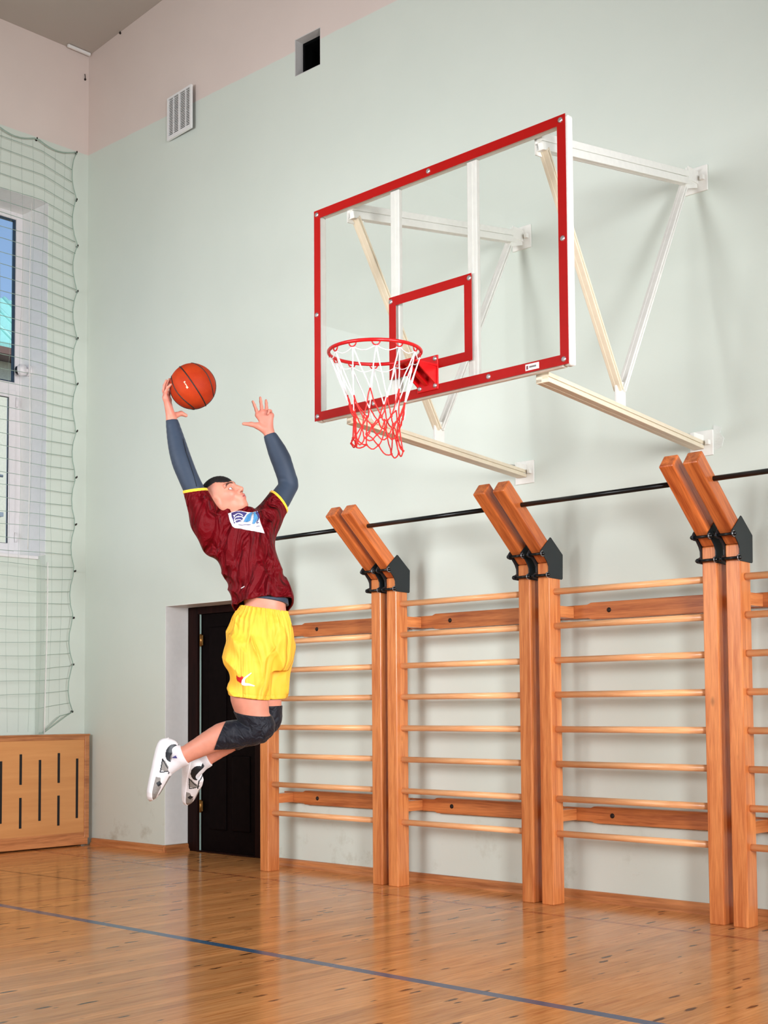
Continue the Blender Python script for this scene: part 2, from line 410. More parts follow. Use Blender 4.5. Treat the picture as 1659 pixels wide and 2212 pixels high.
# ------------------------------------------------------------------ door
d = empty('door_1', (DX0, .25, 0)); d['kind'] = 'structure'
b = MB(); b.box((DX0 + .004, .25, 0), (DX0 + .135, .33, DZ - .004), .006); b.box((DX0 + .135, .25, DZ - .07), (DX1, .33, DZ - .004), .006); b.build('door_frame', door_frame_m, d)
b = MB(); b.box((2.14, .25, 0), (2.30, .33, DZ - .07), .008); b.box((2.30, .27, 0), (DX1 - .004, .33, DZ - .07), .004); b.build('door_post', door_frame_m, d)
b = MB(); b.box((1.40, .285, .01), (2.14, .33, DZ - .07), .004)
for z0, z1 in ((.2, .85), (.97, 1.98)):
    for x0, x1 in ((1.50, 1.74), (1.81, 2.05)):
        b.box((x0, .272, z0), (x1, .29, z1), .012)
lf = b.build('door_leaf', door_m, d)
b = MB(); b.box((1.383, .268, .0), (1.391, .28, DZ - .07)); b.build('door_seal', plain('pale_seal', srgb(150, 176, 168), .5), d)
for z in (.4, 1.866):
    b = MB(); b.tube([(1.405, .262, z - .055), (1.405, .262, z + .055)], .011, 10); b.box((1.39, .262, z - .045), (1.43, .27, z + .045)); b.build('hinge', brass, lf)
b = MB(); b.box((DX0 + .135, .245, 0), (2.14, .33, .012), .003); b.build('threshold', door_frame_m, d)

# ------------------------------------------------------------------ air duct hole and vent grille
d = empty('air_duct_opening', ((HX0 + HX1) / 2, 0, HZ0), 'open square duct hole with black inside, high in the long wall', 'air duct')
b = MB()
def frame_yz(b, x0, x1, z0, z1, y0, y1, t):
    b.box((x0, y0, z0), (x0 + t, y1, z1)); b.box((x1 - t, y0, z0), (x1, y1, z1)); b.box((x0 + t, y0, z0), (x1 - t, y1, z0 + t)); b.box((x0 + t, y0, z1 - t), (x1 - t, y1, z1))
frame_yz(b, HX0, HX1, HZ0, HZ1, .001, .085, .006); b.build('plaster_reveal', grey_plaster, d)
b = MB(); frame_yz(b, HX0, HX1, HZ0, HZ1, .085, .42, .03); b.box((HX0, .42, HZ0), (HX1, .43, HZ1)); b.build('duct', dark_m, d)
b = MB(); b.prism([(3.06, .2, HZ0 + .03), (3.19, .2, HZ0 + .03), (3.185, .2, HZ0 + .10), (3.14, .2, HZ0 + .13), (3.1, .2, HZ0 + .06)], (0, .03, 0)); b.build('debris', plain('grey_rag', srgb(70, 78, 78), .9), d)

d = empty('vent_grille', (1.46, 0, 6.37), 'white plastic louvred vent grille hanging slightly off the wall near the corner', 'vent')
GX0, GX1, GZ0, GZ1 = 1.275, 1.655, 6.362, 6.752
tilt = lambda x: -.012 - .03 * (x - GX0) / (GX1 - GX0)
def gbox(b, x0, x1, z0, z1, t0, t1):
    b.hexa([(x0, tilt(x0) - t1, z0), (x1, tilt(x1) - t1, z0), (x1, tilt(x1) - t0, z0), (x0, tilt(x0) - t0, z0), (x0, tilt(x0) - t1, z1), (x1, tilt(x1) - t1, z1), (x1, tilt(x1) - t0, z1), (x0, tilt(x0) - t0, z1)])
b = MB(); t = .022
gbox(b, GX0, GX0 + t, GZ0, GZ1, 0, .02); gbox(b, GX1 - t, GX1, GZ0, GZ1, 0, .02); gbox(b, GX0 + t, GX1 - t, GZ0, GZ0 + .03, 0, .02); gbox(b, GX0 + t, GX1 - t, GZ1 - .018, GZ1, 0, .02)
gbox(b, 1.455, 1.475, GZ0 + .03, GZ1 - .018, 0, .019)
for x in (1.37, 1.563): gbox(b, x - .004, x + .004, GZ0 + .03, GZ1 - .018, 0, .017)
b.build('frame', vent_m, d)
b = MB()
for i in range(22):
    z = GZ0 + .034 + i * (GZ1 - GZ0 - .056) / 22
    gbox(b, GX0 + t, GX1 - t, z, z + .0062, .0115, .0150)
b.build('louvres', vent_m, d)
b = MB(); gbox(b, GX0 + .008, GX1 - .008, GZ0 + .008, GZ1 - .008, -.004, .002); b.build('backing', plain('vent_shade', srgb(20, 24, 32), .9, spec=.1), d)

for nm, p, lab in (('wall_hook', (.522, -.008, 7.645), 'tiny dark hook at the edge between long wall and ceiling'), ('wall_hook', (.008, -.046, 7.356), 'tiny dark hook high in the corner above the green paint')):
    b = MB(); p = Vector(p); b.ball(p, .011, 8, 6); b.tube([p, p + Vector((0, 0, .03)), p + Vector((.012, -.012, .045))], .004, 6)
    tag(b.build(nm, dark_bolt), lab, 'hook')

# ------------------------------------------------------------------ window
d = empty('window_1', (-.44, (NY0 + NY1) / 2, SILL)); d['kind'] = 'structure'
def yframe(b, y0, y1, z0, z1, x0, x1, t, bev=.004):
    b.box((x0, y0, z0), (x1, y0 + t, z1), bev); b.box((x0, y1 - t, z0), (x1, y1, z1), bev); b.box((x0, y0 + t, z0), (x1, y1 - t, z0 + t), bev); b.box((x0, y0 + t, z1 - t), (x1, y1 - t, z1), bev)
ZM = 4.33
b = MB(); yframe(b, NY0, NY1, SILL, NZ1, -.50, -.44, .07); b.box((-.5, NY0 + .07, ZM - .04), (-.44, NY1 - .07, ZM + .045), .004); b.box((-.5, -1.66, SILL), (-.44, -1.58, NZ1), .004)
wf = b.build('window_frame', pvc, d)
for y0, y1 in ((-1.58, NY1 - .07), (NY0 + .07, -1.66)):
    b = MB(); yframe(b, y0, y1, SILL + .07, ZM - .04, -.47, -.425, .068); sa = b.build('sash', pvc, d)
    b = MB(); b.box((-.452, y0 + .06, SILL + .13), (-.446, y1 - .06, ZM - .1)); b.build('pane', pane_m, sa)
    b = MB(); yframe(b, y0 + .06, y1 - .06, SILL + .13, ZM - .1, -.449, -.434, .012, 0); b.build('gasket', black_steel, sa)
    b = MB(); b.box((-.485, y0 - .01, ZM + .03), (-.479, y1 + .01, NZ1 - .06)); b.build('pane', pane_m, d)
    b = MB(); yframe(b, y0 + .0, y1 - .0, ZM + .045, NZ1 - .07, -.49, -.455, .014, 0); b.build('gasket', plain('gasket_blue_grey', srgb(40, 62, 80), .5), d)
    for z in (SILL + .2, ZM - .15):
        b = MB(); b.tube([(-.42, y1 + .012, z - .045), (-.42, y1 + .012, z + .045)], .012, 8); b.build('hinge', pvc, sa)
b = MB(); b.box((-.46, NY0, SILL - .03), (-.115, NY1 - .002, SILL), .004); b.build('window_sill', pvc, d)

# security camera on the window reveal
p = Vector((-.30, NY1 - .004, 4.475))
d = empty('security_camera', p, 'small white round security camera with black lens on the window reveal', 'camera')
b = MB(); b.tube([p, p + Vector((0, -.014, 0))], [.058, .05], 20); b.tube([p + Vector((0, -.012, 0)), p + Vector((-.01, -.05, .0))], .02, 12); b.build('bracket', pvc, d)
ax = Vector((-.80, -.6, -.05)).normalized(); c0 = p + Vector((-.012, -.06, 0))
b = MB(); b.tube([c0 - ax * .03, c0 - ax * .022, c0 + ax * .03, c0 + ax * .04], [.03, .05, .056, .046], 22); b.build('body', pvc, d)
b = MB(); b.tube([c0 + ax * .036, c0 + ax * .062, c0 + ax * .072], [.042, .040, .026], 20); b.build('lens', plain('black_gloss', srgb(12, 14, 18), .15), d)

# ------------------------------------------------------------------ neighbouring house seen through the window
FXO = -12.0
d = empty('neighbour_house', (FXO, 6, 0), 'pale house with a turquoise sheet roof outside the window', 'house')
plast = plain('cream_render', srgb(228, 226, 206), .9)
b = MB(); b.box((FXO - 5, -2, 0), (FXO, 18, 8.02)); b.build('wall', plast, d)
b = MB(); b.prism([(FXO + .5, -3, 8.16), (FXO - 1.6, -3, 9.72), (FXO - 5, -3, 9.72), (FXO - 5, -3, 9.82), (FXO - 1.6, -3, 9.82), (FXO + .5, -3, 8.25)], (0, 21, 0))
for k in range(44):
    y = -2.9 + k * .48; b.tube([(FXO + .5, y, 8.26), (FXO - 1.6, y, 9.83)], .05, 6)
b.build('roof', plain('turquoise_sheet', srgb(150, 214, 206), .5), d)
b = MB(); b.box((FXO - .1, -3, 8.03), (FXO + .5, 18, 8.16)); b.build('eave', plain('brown_eave', srgb(120, 92, 84), .8), d)
for y in (2.6, 5.0, 7.4):
    b = MB(); pts = [(FXO + .03, y + .9 * math.cos(a) * .9, 6.9 + 1.0 * math.sin(a)) for a in np.linspace(0, math.pi, 17)]
    b.tube(pts, .07, 6); b.build('arch', plain('dark_trim', srgb(92, 92, 90), .7), d)
    b = MB(); b.box((FXO - .02, y - .75, 4.2), (FXO + .03, y + .75, 6.5)); b.build('window', plain('far_glass', srgb(120, 150, 176), .15), d)
    b = MB()
    for k in range(7): b.tube([(FXO + .4, y - .9 + k * .3, 5.0), (FXO + .4, y - .9 + k * .3, 5.7)], .02, 5)
    b.tube([(FXO + .4, y - 1, 5.7), (FXO + .4, y + 1, 5.7)], .03, 6); b.box((FXO, y - 1, 4.92), (FXO + .45, y + 1, 5.0)); b.build('railing', plain('grey_rail', srgb(150, 160, 170), .5), d)
b = MB(); b.box((-40, -30, -.6), (-.6, 40, -.5)); struct('ground', b, plain('yard_asphalt', srgb(120, 120, 116), .9))

# ------------------------------------------------------------------ safety net over the window
NX = .05
hooksP = [(-.163, 6.589), (-.159, 6.128), (-.145, 5.681), (-.141, 5.241), (-.137, 4.786), (-.134, 4.349), (-.135, 3.896), (-.137, 3.454), (-.138, 3.005), (-.144, 2.562), (-.156, 2.12), (-.157, 1.682), (-.164, 1.241)]
topP = [(-.163, 6.589), (-.599, 6.585), (-1.04, 6.58), (-1.48, 6.58), (-1.92, 6.58), (-2.36, 6.58), (-2.8, 6.58), (-3.2, 6.58)]
for k, (y, z) in enumerate(hooksP + topP[1:4]):
    b = MB(); b.tube([(0, y + .02, z), (NX - .012, y + .012, z), (NX + .004, y, z + .003), (NX + .006, y - .004, z - .010)], .0055, 6); b.ball((.005, y + .02, z), .010, 8, 6)
    if k == 0: lab = 'dark net hook at the upper right corner of the window net'
    elif k == len(hooksP) - 1: lab = 'dark net hook at the lower right corner, just above the radiator cover'
    elif k < len(hooksP): lab = 'small dark hook in the column along the right edge of the window net'
    else: lab = 'small dark hook in the row along the top of the window net'
    tag(b.build('net_hook', dark_bolt), lab, 'hook', 'hooks holding the window net' if 0 < k < len(hooksP) - 1 else ('hooks along the top of the net' if k >= len(hooksP) else None))
d = empty('safety_net', (NX, -1.4, 1.05), 'wide grey-green safety net stretched on hooks over the tall window', 'net')
def edge_y(z):   # right edge of the net, drawn in between its hooks
    zs = [h[1] for h in hooksP][::-1]; ys = [h[0] for h in hooksP][::-1]
    y = np.interp(z, zs, ys)
    i = min(max(np.searchsorted(zs, z) - 1, 0), len(zs) - 2); t = (z - zs[i]) / (zs[i+1] - zs[i])
    return y - .055 * math.sin(math.pi * min(max(t, 0), 1)) ** .8
def top_z(y):
    t = ((-.163 - y) / .44) % 1.0
    return 6.585 - .055 * math.sin(math.pi * t)
b = MB()
b.tube([(NX, edge_y(z), z) for z in np.linspace(1.241, 6.589, 60)], .0045, 6)
b.tube([(NX, y, top_z(y)) for y in np.linspace(-.163, -3.2, 60)], .006, 6)
b.tube([(NX, -.163, 1.241), (NX, -.25, 1.19), (NX, -.36, 1.12), (NX, -.47, 1.05), (NX, -.52, 1.045)], .005, 6)
b.tube([(NX + .004, -.19, 1.225), (NX, -.3, 1.20), (NX, -.4, 1.12), (NX, -.49, 1.05)], .004, 6)
b.build('border_cord', cord_m, d)
b = MB(); nh = 46
for i in range(1, nh):
    z0 = 6.55 - i * .1165
    if z0 < 1.12: break
    ye = edge_y(max(min(z0, 6.58), 1.25)) if z0 > 1.24 else -.163 - (1.24 - z0) * 1.3
    fall = .10 * max(0, (z0 - 3.3) / 3.2) ** 1.4
    rise = -.05 * max(0, (2.9 - z0) / 1.8)
    ph = RND.random() * 6
    pts = []
    for y in np.linspace(ye, -2.9, 26):
        s = min(1, (ye - y) / .35)
        pts.append((NX + .004 * math.sin(y * 9 + ph), y, z0 - fall * (1 - s) + fall * .6 + rise * (s - .3) + .008 * math.sin(5 * y + ph) * s))
    b.tube(pts, .0030, 4)
for i in range(24):
    y = -.30 - i * .112
    zt = top_z(y) - .005; zb = 1.06 if y < -.45 else 1.10 + max(0, (.45 + y)) * .8
    b.tube([(NX + .002, y + .012 * math.sin(z * 3 + i), z) for z in np.linspace(zt, zb, 30)], .0009, 4)
b.build('mesh', cord_m, d)
b = MB(); b.tube([(NX + .01, -.462 - .012 * math.sin(z * 2), z) for z in np.linspace(2.62, 1.045, 20)], .0055, 6); b.tube([(NX + .01, -.66 + .01 * math.sin(z * 2.2), z) for z in np.linspace(5.95, 2.72, 26)], .004, 6); b.build('hanging_cord', cord_w, d)

# ------------------------------------------------------------------ radiator cover
RX, RY1, RZ = .15, -.046, 1.032
d = empty('radiator_cover', (RX / 2, -1.5, 0), 'wooden radiator cover with vertical black slots under the window', 'radiator cover')
RY0 = -3.2
b = MB(); b.box((.002, RY0, .10), (RX - .02, RY1 - .004, RZ - .01)); b.build('carcass', ply_m, d)
b = MB(); b.box((RX - .02, RY0 + .03, .12), (RX - .006, RY1 - .035, RZ - .035)); pf = b.build('front_panel', ply_m, d)
b = MB(); b.box((RX - .02, RY0, RZ - .052), (RX + .004, RY1 - .05, RZ - .012), .004); b.box((.0, RY0, RZ - .014), (RX + .012, RY1 + .004, RZ), .004)
b.box((RX - .02, RY1 - .05, .07), (RX + .004, RY1, RZ - .014), .004); b.build('edge_trim', trim_y, d)
b = MB(); b.box((.01, RY0, .012), (RX + .002, RY1 - .01, .125), .006); b.build('plinth', trim_y, d)
for k in range(-1, 13):
    y = -.174 - .197 * k if k >= 0 else None
    if y is None: continue
    for z0, z1 in ([(.258, .806)] if k % 2 == 0 else [(.59, .862), (.202, .475)]):
        b = MB(); b.box((RX - .008, y - .0125, z0), (RX - .003, y + .0125, z1), .002); b.build('slot', slot_m, pf)

# ------------------------------------------------------------------ wall bars
PW, PY0, PY1, ZJ = .0930, -.3197, -.2010, 2.175
def wall_bars(x0, width, label):
    d = empty('wall_bars', (x0, 0, 0), label, 'wall bars', 'pine wall bars along the long wall')
    xr = x0 + width
    for x in (x0, xr):
        u = MB(); u.hexa([(x, PY0, 0), (x + PW, PY0, 0), (x + PW, PY1, 0), (x, PY1, 0), (x, PY0, ZJ), (x + PW, PY0, ZJ), (x + PW, PY1, ZJ + .028), (x, PY1, ZJ + .028)], .006)
        u.build('upright', wood_z, d)
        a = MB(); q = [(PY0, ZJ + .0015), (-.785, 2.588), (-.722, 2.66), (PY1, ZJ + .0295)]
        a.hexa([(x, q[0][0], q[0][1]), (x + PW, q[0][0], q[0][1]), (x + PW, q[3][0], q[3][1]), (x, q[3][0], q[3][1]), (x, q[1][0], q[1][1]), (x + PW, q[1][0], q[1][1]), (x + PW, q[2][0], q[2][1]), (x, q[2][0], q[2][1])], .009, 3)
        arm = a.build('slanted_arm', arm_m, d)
        poly = [(-.302, 2.335), (-.312, 2.338), (-.408, 2.253), (-.421, 2.238), (-.421, 2.218), (-.404, 2.207), (-.378, 2.207), (-.348, 2.175), (-.334, 2.15), (-.333, 2.118), (-.356, 2.108), (-.366, 2.094), (-.356, 2.078), (-.19, 2.073), (-.182, 2.08), (-.178, 2.235)]
        for xs, dx in ((x - .0065, .006), (x + PW + .0005, .006)):
            pb = MB(); pb.prism([(xs, y, z) for y, z in poly], (dx, 0, 0), .0012); pb.build('joint_plate', black_steel, d)
        for yb, zb in ((-.403, 2.226), (-.349, 2.094)):
            c = MB(); c.tube([(x - .017, yb, zb), (x + PW + .017, yb, zb)], .009, 10)
            for xe, s in ((x - .0065, -1), (x + PW + .0065, 1)):
                c.tube([(xe, yb, zb), (xe + s * .008, yb, zb), (xe + s * .014, yb, zb), (xe + s * .020, yb, zb)], [.015, .015, .011, .005], 8)
            cb = c.build('clamp_bolt', black_rod, d)
            if yb < -.3:
                wsh = MB(); wsh.tube([(x + PW + .0066, yb, zb), (x + PW + .0096, yb, zb)], .0175, 14); wsh.build('washer', chrome, cb)
    for k in range(8):
        z = .4471 + .2206 * k
        r = MB(); r.tube([(x0 + PW - .03, -.262, z), (xr + .03, -.262, z)], .0205, 14); r.build('rung', rung_m, d)
    r = MB(); r.tube([(x0 + PW - .02, -.604, 2.516), (xr + .02, -.604, 2.516)], .0155, 14); r.build('pull_up_bar', black_rod, d)
    for z0, z1 in ((1.815, 1.925), (.505, .612)):
        ra = MB(); zc = (z0 + z1) / 2
        xa, xb = x0 - .02, xr + PW + .02
        pts = [(xa, z0 + .01), (x0 + .2, z0 + .01), (x0 + .22, z0), (xr - .06, z0), (xr - .04, z0 + .01), (xb, z0 + .01), (xb, z1 - .012), (xr - .05, z1 - .012), (xr - .08, z1), (x0 + .22, z1), (x0 + .19, z1 - .012), (xa, z1 - .012)]
        ra.prism([(px, -.002, pz) for px, pz in pts], (0, -.045, 0), .003)
        rl = ra.build('cross_rail', rail_m, d)
        for x in (x0, xr):
            bl = MB(); bl.box((x + .012, PY1, z0 + .014), (x + PW - .004, -.047, z1 - .02), .003); bl.build('spacer_block', wood_y, d)
        for xb_ in (x0 + .36, xr - .1):
            bo = MB(); bo.tube([(xb_, -.047, zc), (xb_, -.05, zc), (xb_, -.056, zc)], [.016, .016, .009], 10); bo.build('bolt_head', dark_bolt, rl)
    return d
wall_bars(2.8504, 1.2058, 'pine wall bars next to the dark door, behind the jumping player')
wall_bars(4.2090, 1.1760, 'pine wall bars one bay right of the player, left of the middle bay pair')
wall_bars(5.5420, 1.1860, 'pine wall bars on the right, with both uprights and all rungs in full view')
wall_bars(6.8790, 1.18, 'pine wall bars cut off by the right edge of the photo')

# ------------------------------------------------------------------ basketball hoop
BC = Vector((6.0824, -1.9781, 2.9015)); byaw = math.radians(-1.1512)
BX = Vector((math.cos(byaw), math.sin(byaw), 0)); BN = Vector((-math.sin(byaw), math.cos(byaw), 0)); BZ = Vector((0, 0, 1))
bl = lambda a, n, h: BC + BX * a + BN * n + BZ * h
hoop = empty('basketball_hoop', BC.copy(), 'wall-mounted basketball hoop with clear red-framed backboard and white steel arms', 'basketball hoop')
def bbox(b, a0, a1, n0, n1, h0, h1, bev=0):
    b.hexa([bl(a0, n0, h0), bl(a1, n0, h0), bl(a1, n1, h0), bl(a0, n1, h0), bl(a0, n0, h1), bl(a1, n0, h1), bl(a1, n1, h1), bl(a0, n1, h1)], bev)
def bframe(b, a0, a1, h0, h1, n0, n1, t, bev=0):
    bbox(b, a0, a0 + t, n0, n1, h0, h1, bev); bbox(b, a1 - t, a1, n0, n1, h0, h1, bev); bbox(b, a0 + t, a1 - t, n0, n1, h0, h0 + t, bev); bbox(b, a0 + t, a1 - t, n0, n1, h1 - t, h1, bev)
HB = 1.236
b = MB(); bbox(b, -.895, .895, 0, .010, .004, HB - .004); b.build('backboard', acrylic, hoop)
b = MB(); bframe(b, -.9, .9, 0, HB, -.003, -.0002, .05); b.build('border', red_m, hoop)
b = MB(); bframe(b, -.299, .292, .134, .589, -.003, -.0002, .05); b.build('target_square', red_m, hoop)
b = MB(); bframe(b, -.903, .905, -.004, HB + .002, .0105, .058, .046, .012); b.build('edge_frame', white_steel, hoop)
for a, h in ((-.875, 1.21), (0, 1.212), (.872, 1.21), (-.877, .62), (.876, .62), (-.875, .026), (-.42, .026), (.40, .026), (.872, .026), (-.285, .565), (.278, .565)):
    b = MB(); b.tube([bl(a, -.003, h), bl(a, -.007, h), bl(a, -.010, h)], [.0135, .0135, .008], 12); b.build('bolt', chrome, hoop)
stk = plain('sticker_white', srgb(238, 236, 232), .4); ink = plain('sticker_ink', srgb(120, 116, 112), .5); inkr = plain('sticker_red', srgb(120, 52, 60), .5)
b = MB(); bbox(b, .638, .722, -.0042, -.0032, .010, .042); b.mi = 1; bbox(b, .662, .705, -.0047, -.0042, .022, .031); b.mi = 2; bbox(b, .644, .655, -.0047, -.0042, .016, .034)
tag(b.build('sticker', [stk, ink, inkr], hoop), 'small white maker sticker')
for a in (-.27, .284):
    b = MB(); bbox(b, a - .033, a + .033, .016, .044, .044, HB - .047, .005); bbox(b, a - .006, a + .006, .0135, .016, .06, HB - .06); b.build('support_channel', white_steel, hoop)
# rim
RC = Vector((6.078, -2.4015, 3.05)); RR = .2345
ring = MB(); ring.tube([RC + Vector((RR * math.cos(t), RR * math.sin(t), 0)) for t in np.linspace(0, 2 * math.pi, 64, endpoint=False)], .0092, 10, closed=True)
rim = ring.build('rim', rim_red, hoop)
rot = lambda t: Vector((math.cos(t), math.sin(t), 0))
hookA = [math.radians(15 + 30 * k) for k in range(12)]
for t in hookA:
    o, tg = rot(t), rot(t + math.pi / 2)
    b = MB(); c = RC + o * (RR - .001)
    b.tube([c + tg * (.020 * math.cos(s)) - Vector((0, 0, .004 + .021 * math.sin(s))) - o * .004 for s in np.linspace(0, math.pi, 9)], .0036, 6); b.build('net_hook', rim_red, rim)
# mounting bracket between rim and board
b = MB()
bbox(b, -.088, .062, -.012, -.003, .022, .205, .003)
zt = 3.05 - BC.z
P = lambda a, n, h: bl(a, n, h)
b.hexa([P(-.088, -.012, zt - .006), P(.062, -.012, zt - .006), P(.05, -.17, zt - .006), P(-.07, -.17, zt - .006), P(-.088, -.012, zt + .004), P(.062, -.012, zt + .004), P(.05, -.175, zt + .004), P(-.07, -.175, zt + .004)][0:4][::1] + [P(-.088, -.012, zt + .004), P(.062, -.012, zt + .004), P(.05, -.17, zt + .004), P(-.07, -.17, zt + .004)])
b.hexa([P(-.062, -.17, zt - .006), P(.042, -.17, zt - .006), P(.052, -.205, zt - .006), P(-.062, -.205, zt - .006), P(-.062, -.17, zt + .004), P(.042, -.17, zt + .004), P(.052, -.205, zt + .004), P(-.062, -.205, zt + .004)])
for a in (-.078, .046):
    b.prism([P(a, -.012, .045), P(a, -.012, zt - .005), P(a, -.16, zt - .005), P(a, -.13, zt - .03)], BX * .007)
b.prism([P(-.03, -.012, .05), P(-.03, -.012, .075), P(-.03, -.15, zt - .006), P(-.03, -.172, zt - .006)], BX * .022)
mb_ = b.build('mounting_bracket', rim_red, hoop)
for a, h in ((-.065, .042), (.045, .042), (-.065, .185), (.045, .185)):
    b = MB(); b.tube([bl(a, -.012, h), bl(a, -.018, h), bl(a, -.022, h)], [.012, .012, .006], 10); b.build('bolt', chrome, mb_)
# net: long white meshes above, bunched red meshes below
rn = random.Random(3)
netc = RC + Vector((.01, .0, 0))
top = [RC + rot(t) * (RR - .006) - Vector((0, 0, .024)) for t in hookA]
def lev(z, r, phase, jit, sq=(1, 1), off=(0, 0)):
    out = []
    for k in range(12):
        t = hookA[0] + math.radians(30 * (k + phase))
        out.append(netc + Vector((off[0] + r * sq[0] * math.cos(t) + rn.uniform(-jit, jit), off[1] + r * sq[1] * math.sin(t) + rn.uniform(-jit, jit), z + rn.uniform(-jit, jit) * 1.6)))
    return out
L1 = lev(-.262, .150, .5, .012, off=(.0, 0)); 
L2 = lev(-.335, .128, 0, .018); L3 = lev(-.405, .116, .5, .022); L4 = lev(-.470, .122, 0, .024, off=(.012, 0))
def strand(b, p, q, r, sag=.0, nseg=5):
    pts = []
    for i in range(nseg + 1):
        t = i / nseg; v = p.lerp(q, t); v = v + Vector((rn.uniform(-1, 1), rn.uniform(-1, 1), 0)) * .002 - Vector((0, 0, sag * math.sin(math.pi * t))); pts.append(v)
    b.tube(pts, r, 5)
b = MB()
for k in range(12):
    strand(b, top[k], L1[k] + Vector((0, 0, .03 if k % 2 else .0)), .0036); strand(b, top[k], L1[k - 1] + Vector((0, 0, .03 if (k - 1) % 2 else .0)), .0036)
    strand(b, top[k], top[(k + 1) % 12], .0026, .022)
for k in (1, 4, 8): strand(b, L1[k], L2[k], .003, .03)
b.build('white_net', netw_m, rim)
b = MB()
def row(A, B, sh):
    for k in range(12):
        strand(b, A[k], B[k], .0036, rn.uniform(-.006, .020)); strand(b, A[k], B[(k + sh) % 12], .0036, rn.uniform(-.006, .020))
L1r = [p + Vector((0, 0, .03 if k % 2 else 0)) for k, p in enumerate(L1)]
row(L1r, L2, 1); row(L2, L3, -1); row(L3, L4, 1)
for k in range(12):
    b.ball(L2[k], .0075, 6, 5); b.ball(L3[k], .0075, 6, 5); b.ball(L4[k], .007, 6, 5)
    strand(b, L4[k], L4[(k + 1) % 12], .0036, .022)
b.build('red_net', netr_m, rim)
# arms
def beam(b, p, q, wx, h, xax, groove=True):
    """channel beam from p to q: two flanges with a dark joint between them"""
    p, q = Vector(p), Vector(q); d_ = (q - p).normalized(); x = Vector(xax); x = (x - d_ * x.dot(d_)).normalized(); u = x.cross(d_).normalized()
    def bx(a0, a1, c0, c1):
        b.hexa([p + x * a0 + u * c0, p + x * a1 + u * c0, q + x * a1 + u * c0, q + x * a0 + u * c0, p + x * a0 + u * c1, p + x * a1 + u * c1, q + x * a1 + u * c1, q + x * a0 + u * c1], .003)
    if groove:
        g = .003
        bx(-wx / 2, wx / 2, -h / 2, -g); bx(-wx / 2, wx / 2, g, h / 2); bx(-wx / 2 + .006, wx / 2 - .006, -g, g)
        bx(-wx / 2, -g, -h / 2 - .001, h / 2 + .001)
    else: bx(-wx / 2, wx / 2, -h / 2, h / 2)
XA = Vector((1, 0, 0))
for (xw, xb, pr_u, pr_l, apy, apz) in ((6.55, 6.765, 4.51, 2.845, -1.065, 2.985), (5.20, 5.435, 4.485, 2.84, -1.03, 2.975)):
    ub = Vector((xb, -1.92, 4.085)); uw = Vector((xw, -.02, pr_u)); lb = Vector((xb, -1.915, 2.885)); lw = Vector((xw, -.02, pr_l))
    b = MB(); beam(b, ub, uw, .045, .085, XA); b.prism([ub + Vector((-.02, 0, -.06)), ub + Vector((-.02, 0, .045)), ub + Vector((-.02, .16, .05)), ub + Vector((-.02, .12, -.05))], (-.006, 0, 0)); b.prism([uw + Vector((.024, -.13, -.1)), uw + Vector((.024, -.13, .03)), uw + Vector((.024, 0, .05)), uw + Vector((.024, 0, -.06))], (.006, 0, 0)); b.build('upper_arm', white_steel, hoop)
    b = MB(); beam(b, lb, lw, .075, .05, XA); b.build('lower_arm', cream_steel, hoop)
    xm = xw + (xb - xw) * (-apy / 1.94); ap = Vector((xm, apy, apz)); la = lw.lerp(lb, (-apy - .02) / 1.895)
    b = MB(); b.box((xm - .008, apy - .045, la.z + .02), (xm + .008, apy + .045, apz + .05), .003); b.build('brace_post', white_steel, hoop)
    b = MB(); beam(b, ap + Vector((0, -.01, .0)), ub + Vector((-.005, .05, -.02)), .05, .03, XA); b.build('brace', cream_steel, hoop)
    b = MB(); beam(b, ap + Vector((0, .012, .0)), uw + Vector((.0, -.1, -.05)), .05, .03, XA); b.build('brace', white_steel, hoop)
    for zc, hh in ((pr_u - .005, .08), (pr_l + .01, .078)):
        b = MB(); b.box((xw - .052 - .01, -.014, zc - hh), (xw + .095, -.001, zc + hh), .003); wp = b.build('wall_plate', white_steel, hoop)
        b = MB(); b.box((xw - .03, -.13, zc - .02), (xw - .022, -.012, zc + .05)); b.box((xw + .026, -.13, zc - .03), (xw + .034, -.012, zc + .05)); b.build('bracket', white_steel, wp)
        b = MB(); b.box((xw + .055, -.04, zc - .015), (xw + .08, -.012, zc + .015), .003); b.build('bolt', white_steel, wp)
pp = plain('patch_plaster', srgb(216, 222, 214), .9, bump=.5, bscale=60)
b = MB(); b.prism([(6.64, -.0005, 2.80), (6.70, -.0005, 2.82), (6.715, -.0005, 2.87), (6.69, -.0005, 2.905), (6.70, -.0005, 2.94), (6.645, -.0005, 2.96)], (0, -.004, 0)); struct('trim_4', b, pp)

# ================================================================== the player
PS = .0024180076
P0 = Vector((5.3760, -2.6580, 1.5670)); P0 = CAM + (FW + RT * ((530 - 829.5) / FPX) + UP * ((1106 + SHIFT_PX - 1400) / FPX)) * 6.9
BW = -FW
def J(px, py, w=0.0): return np.array([(px - 530) * PS, (1400 - py) * PS, w], np.float32)
def to_world(V):
    A = np.array([RT[:], UP[:], BW[:]]); return V @ A + np.array(P0[:])

def smin(a, b, k):
    if k <= 0: return np.minimum(a, b)
    h = np.maximum(k - np.abs(a - b), 0) / k
    return np.minimum(a, b) - h * h * k * .25
def smax(a, b, k): return -smin(-a, -b, k)

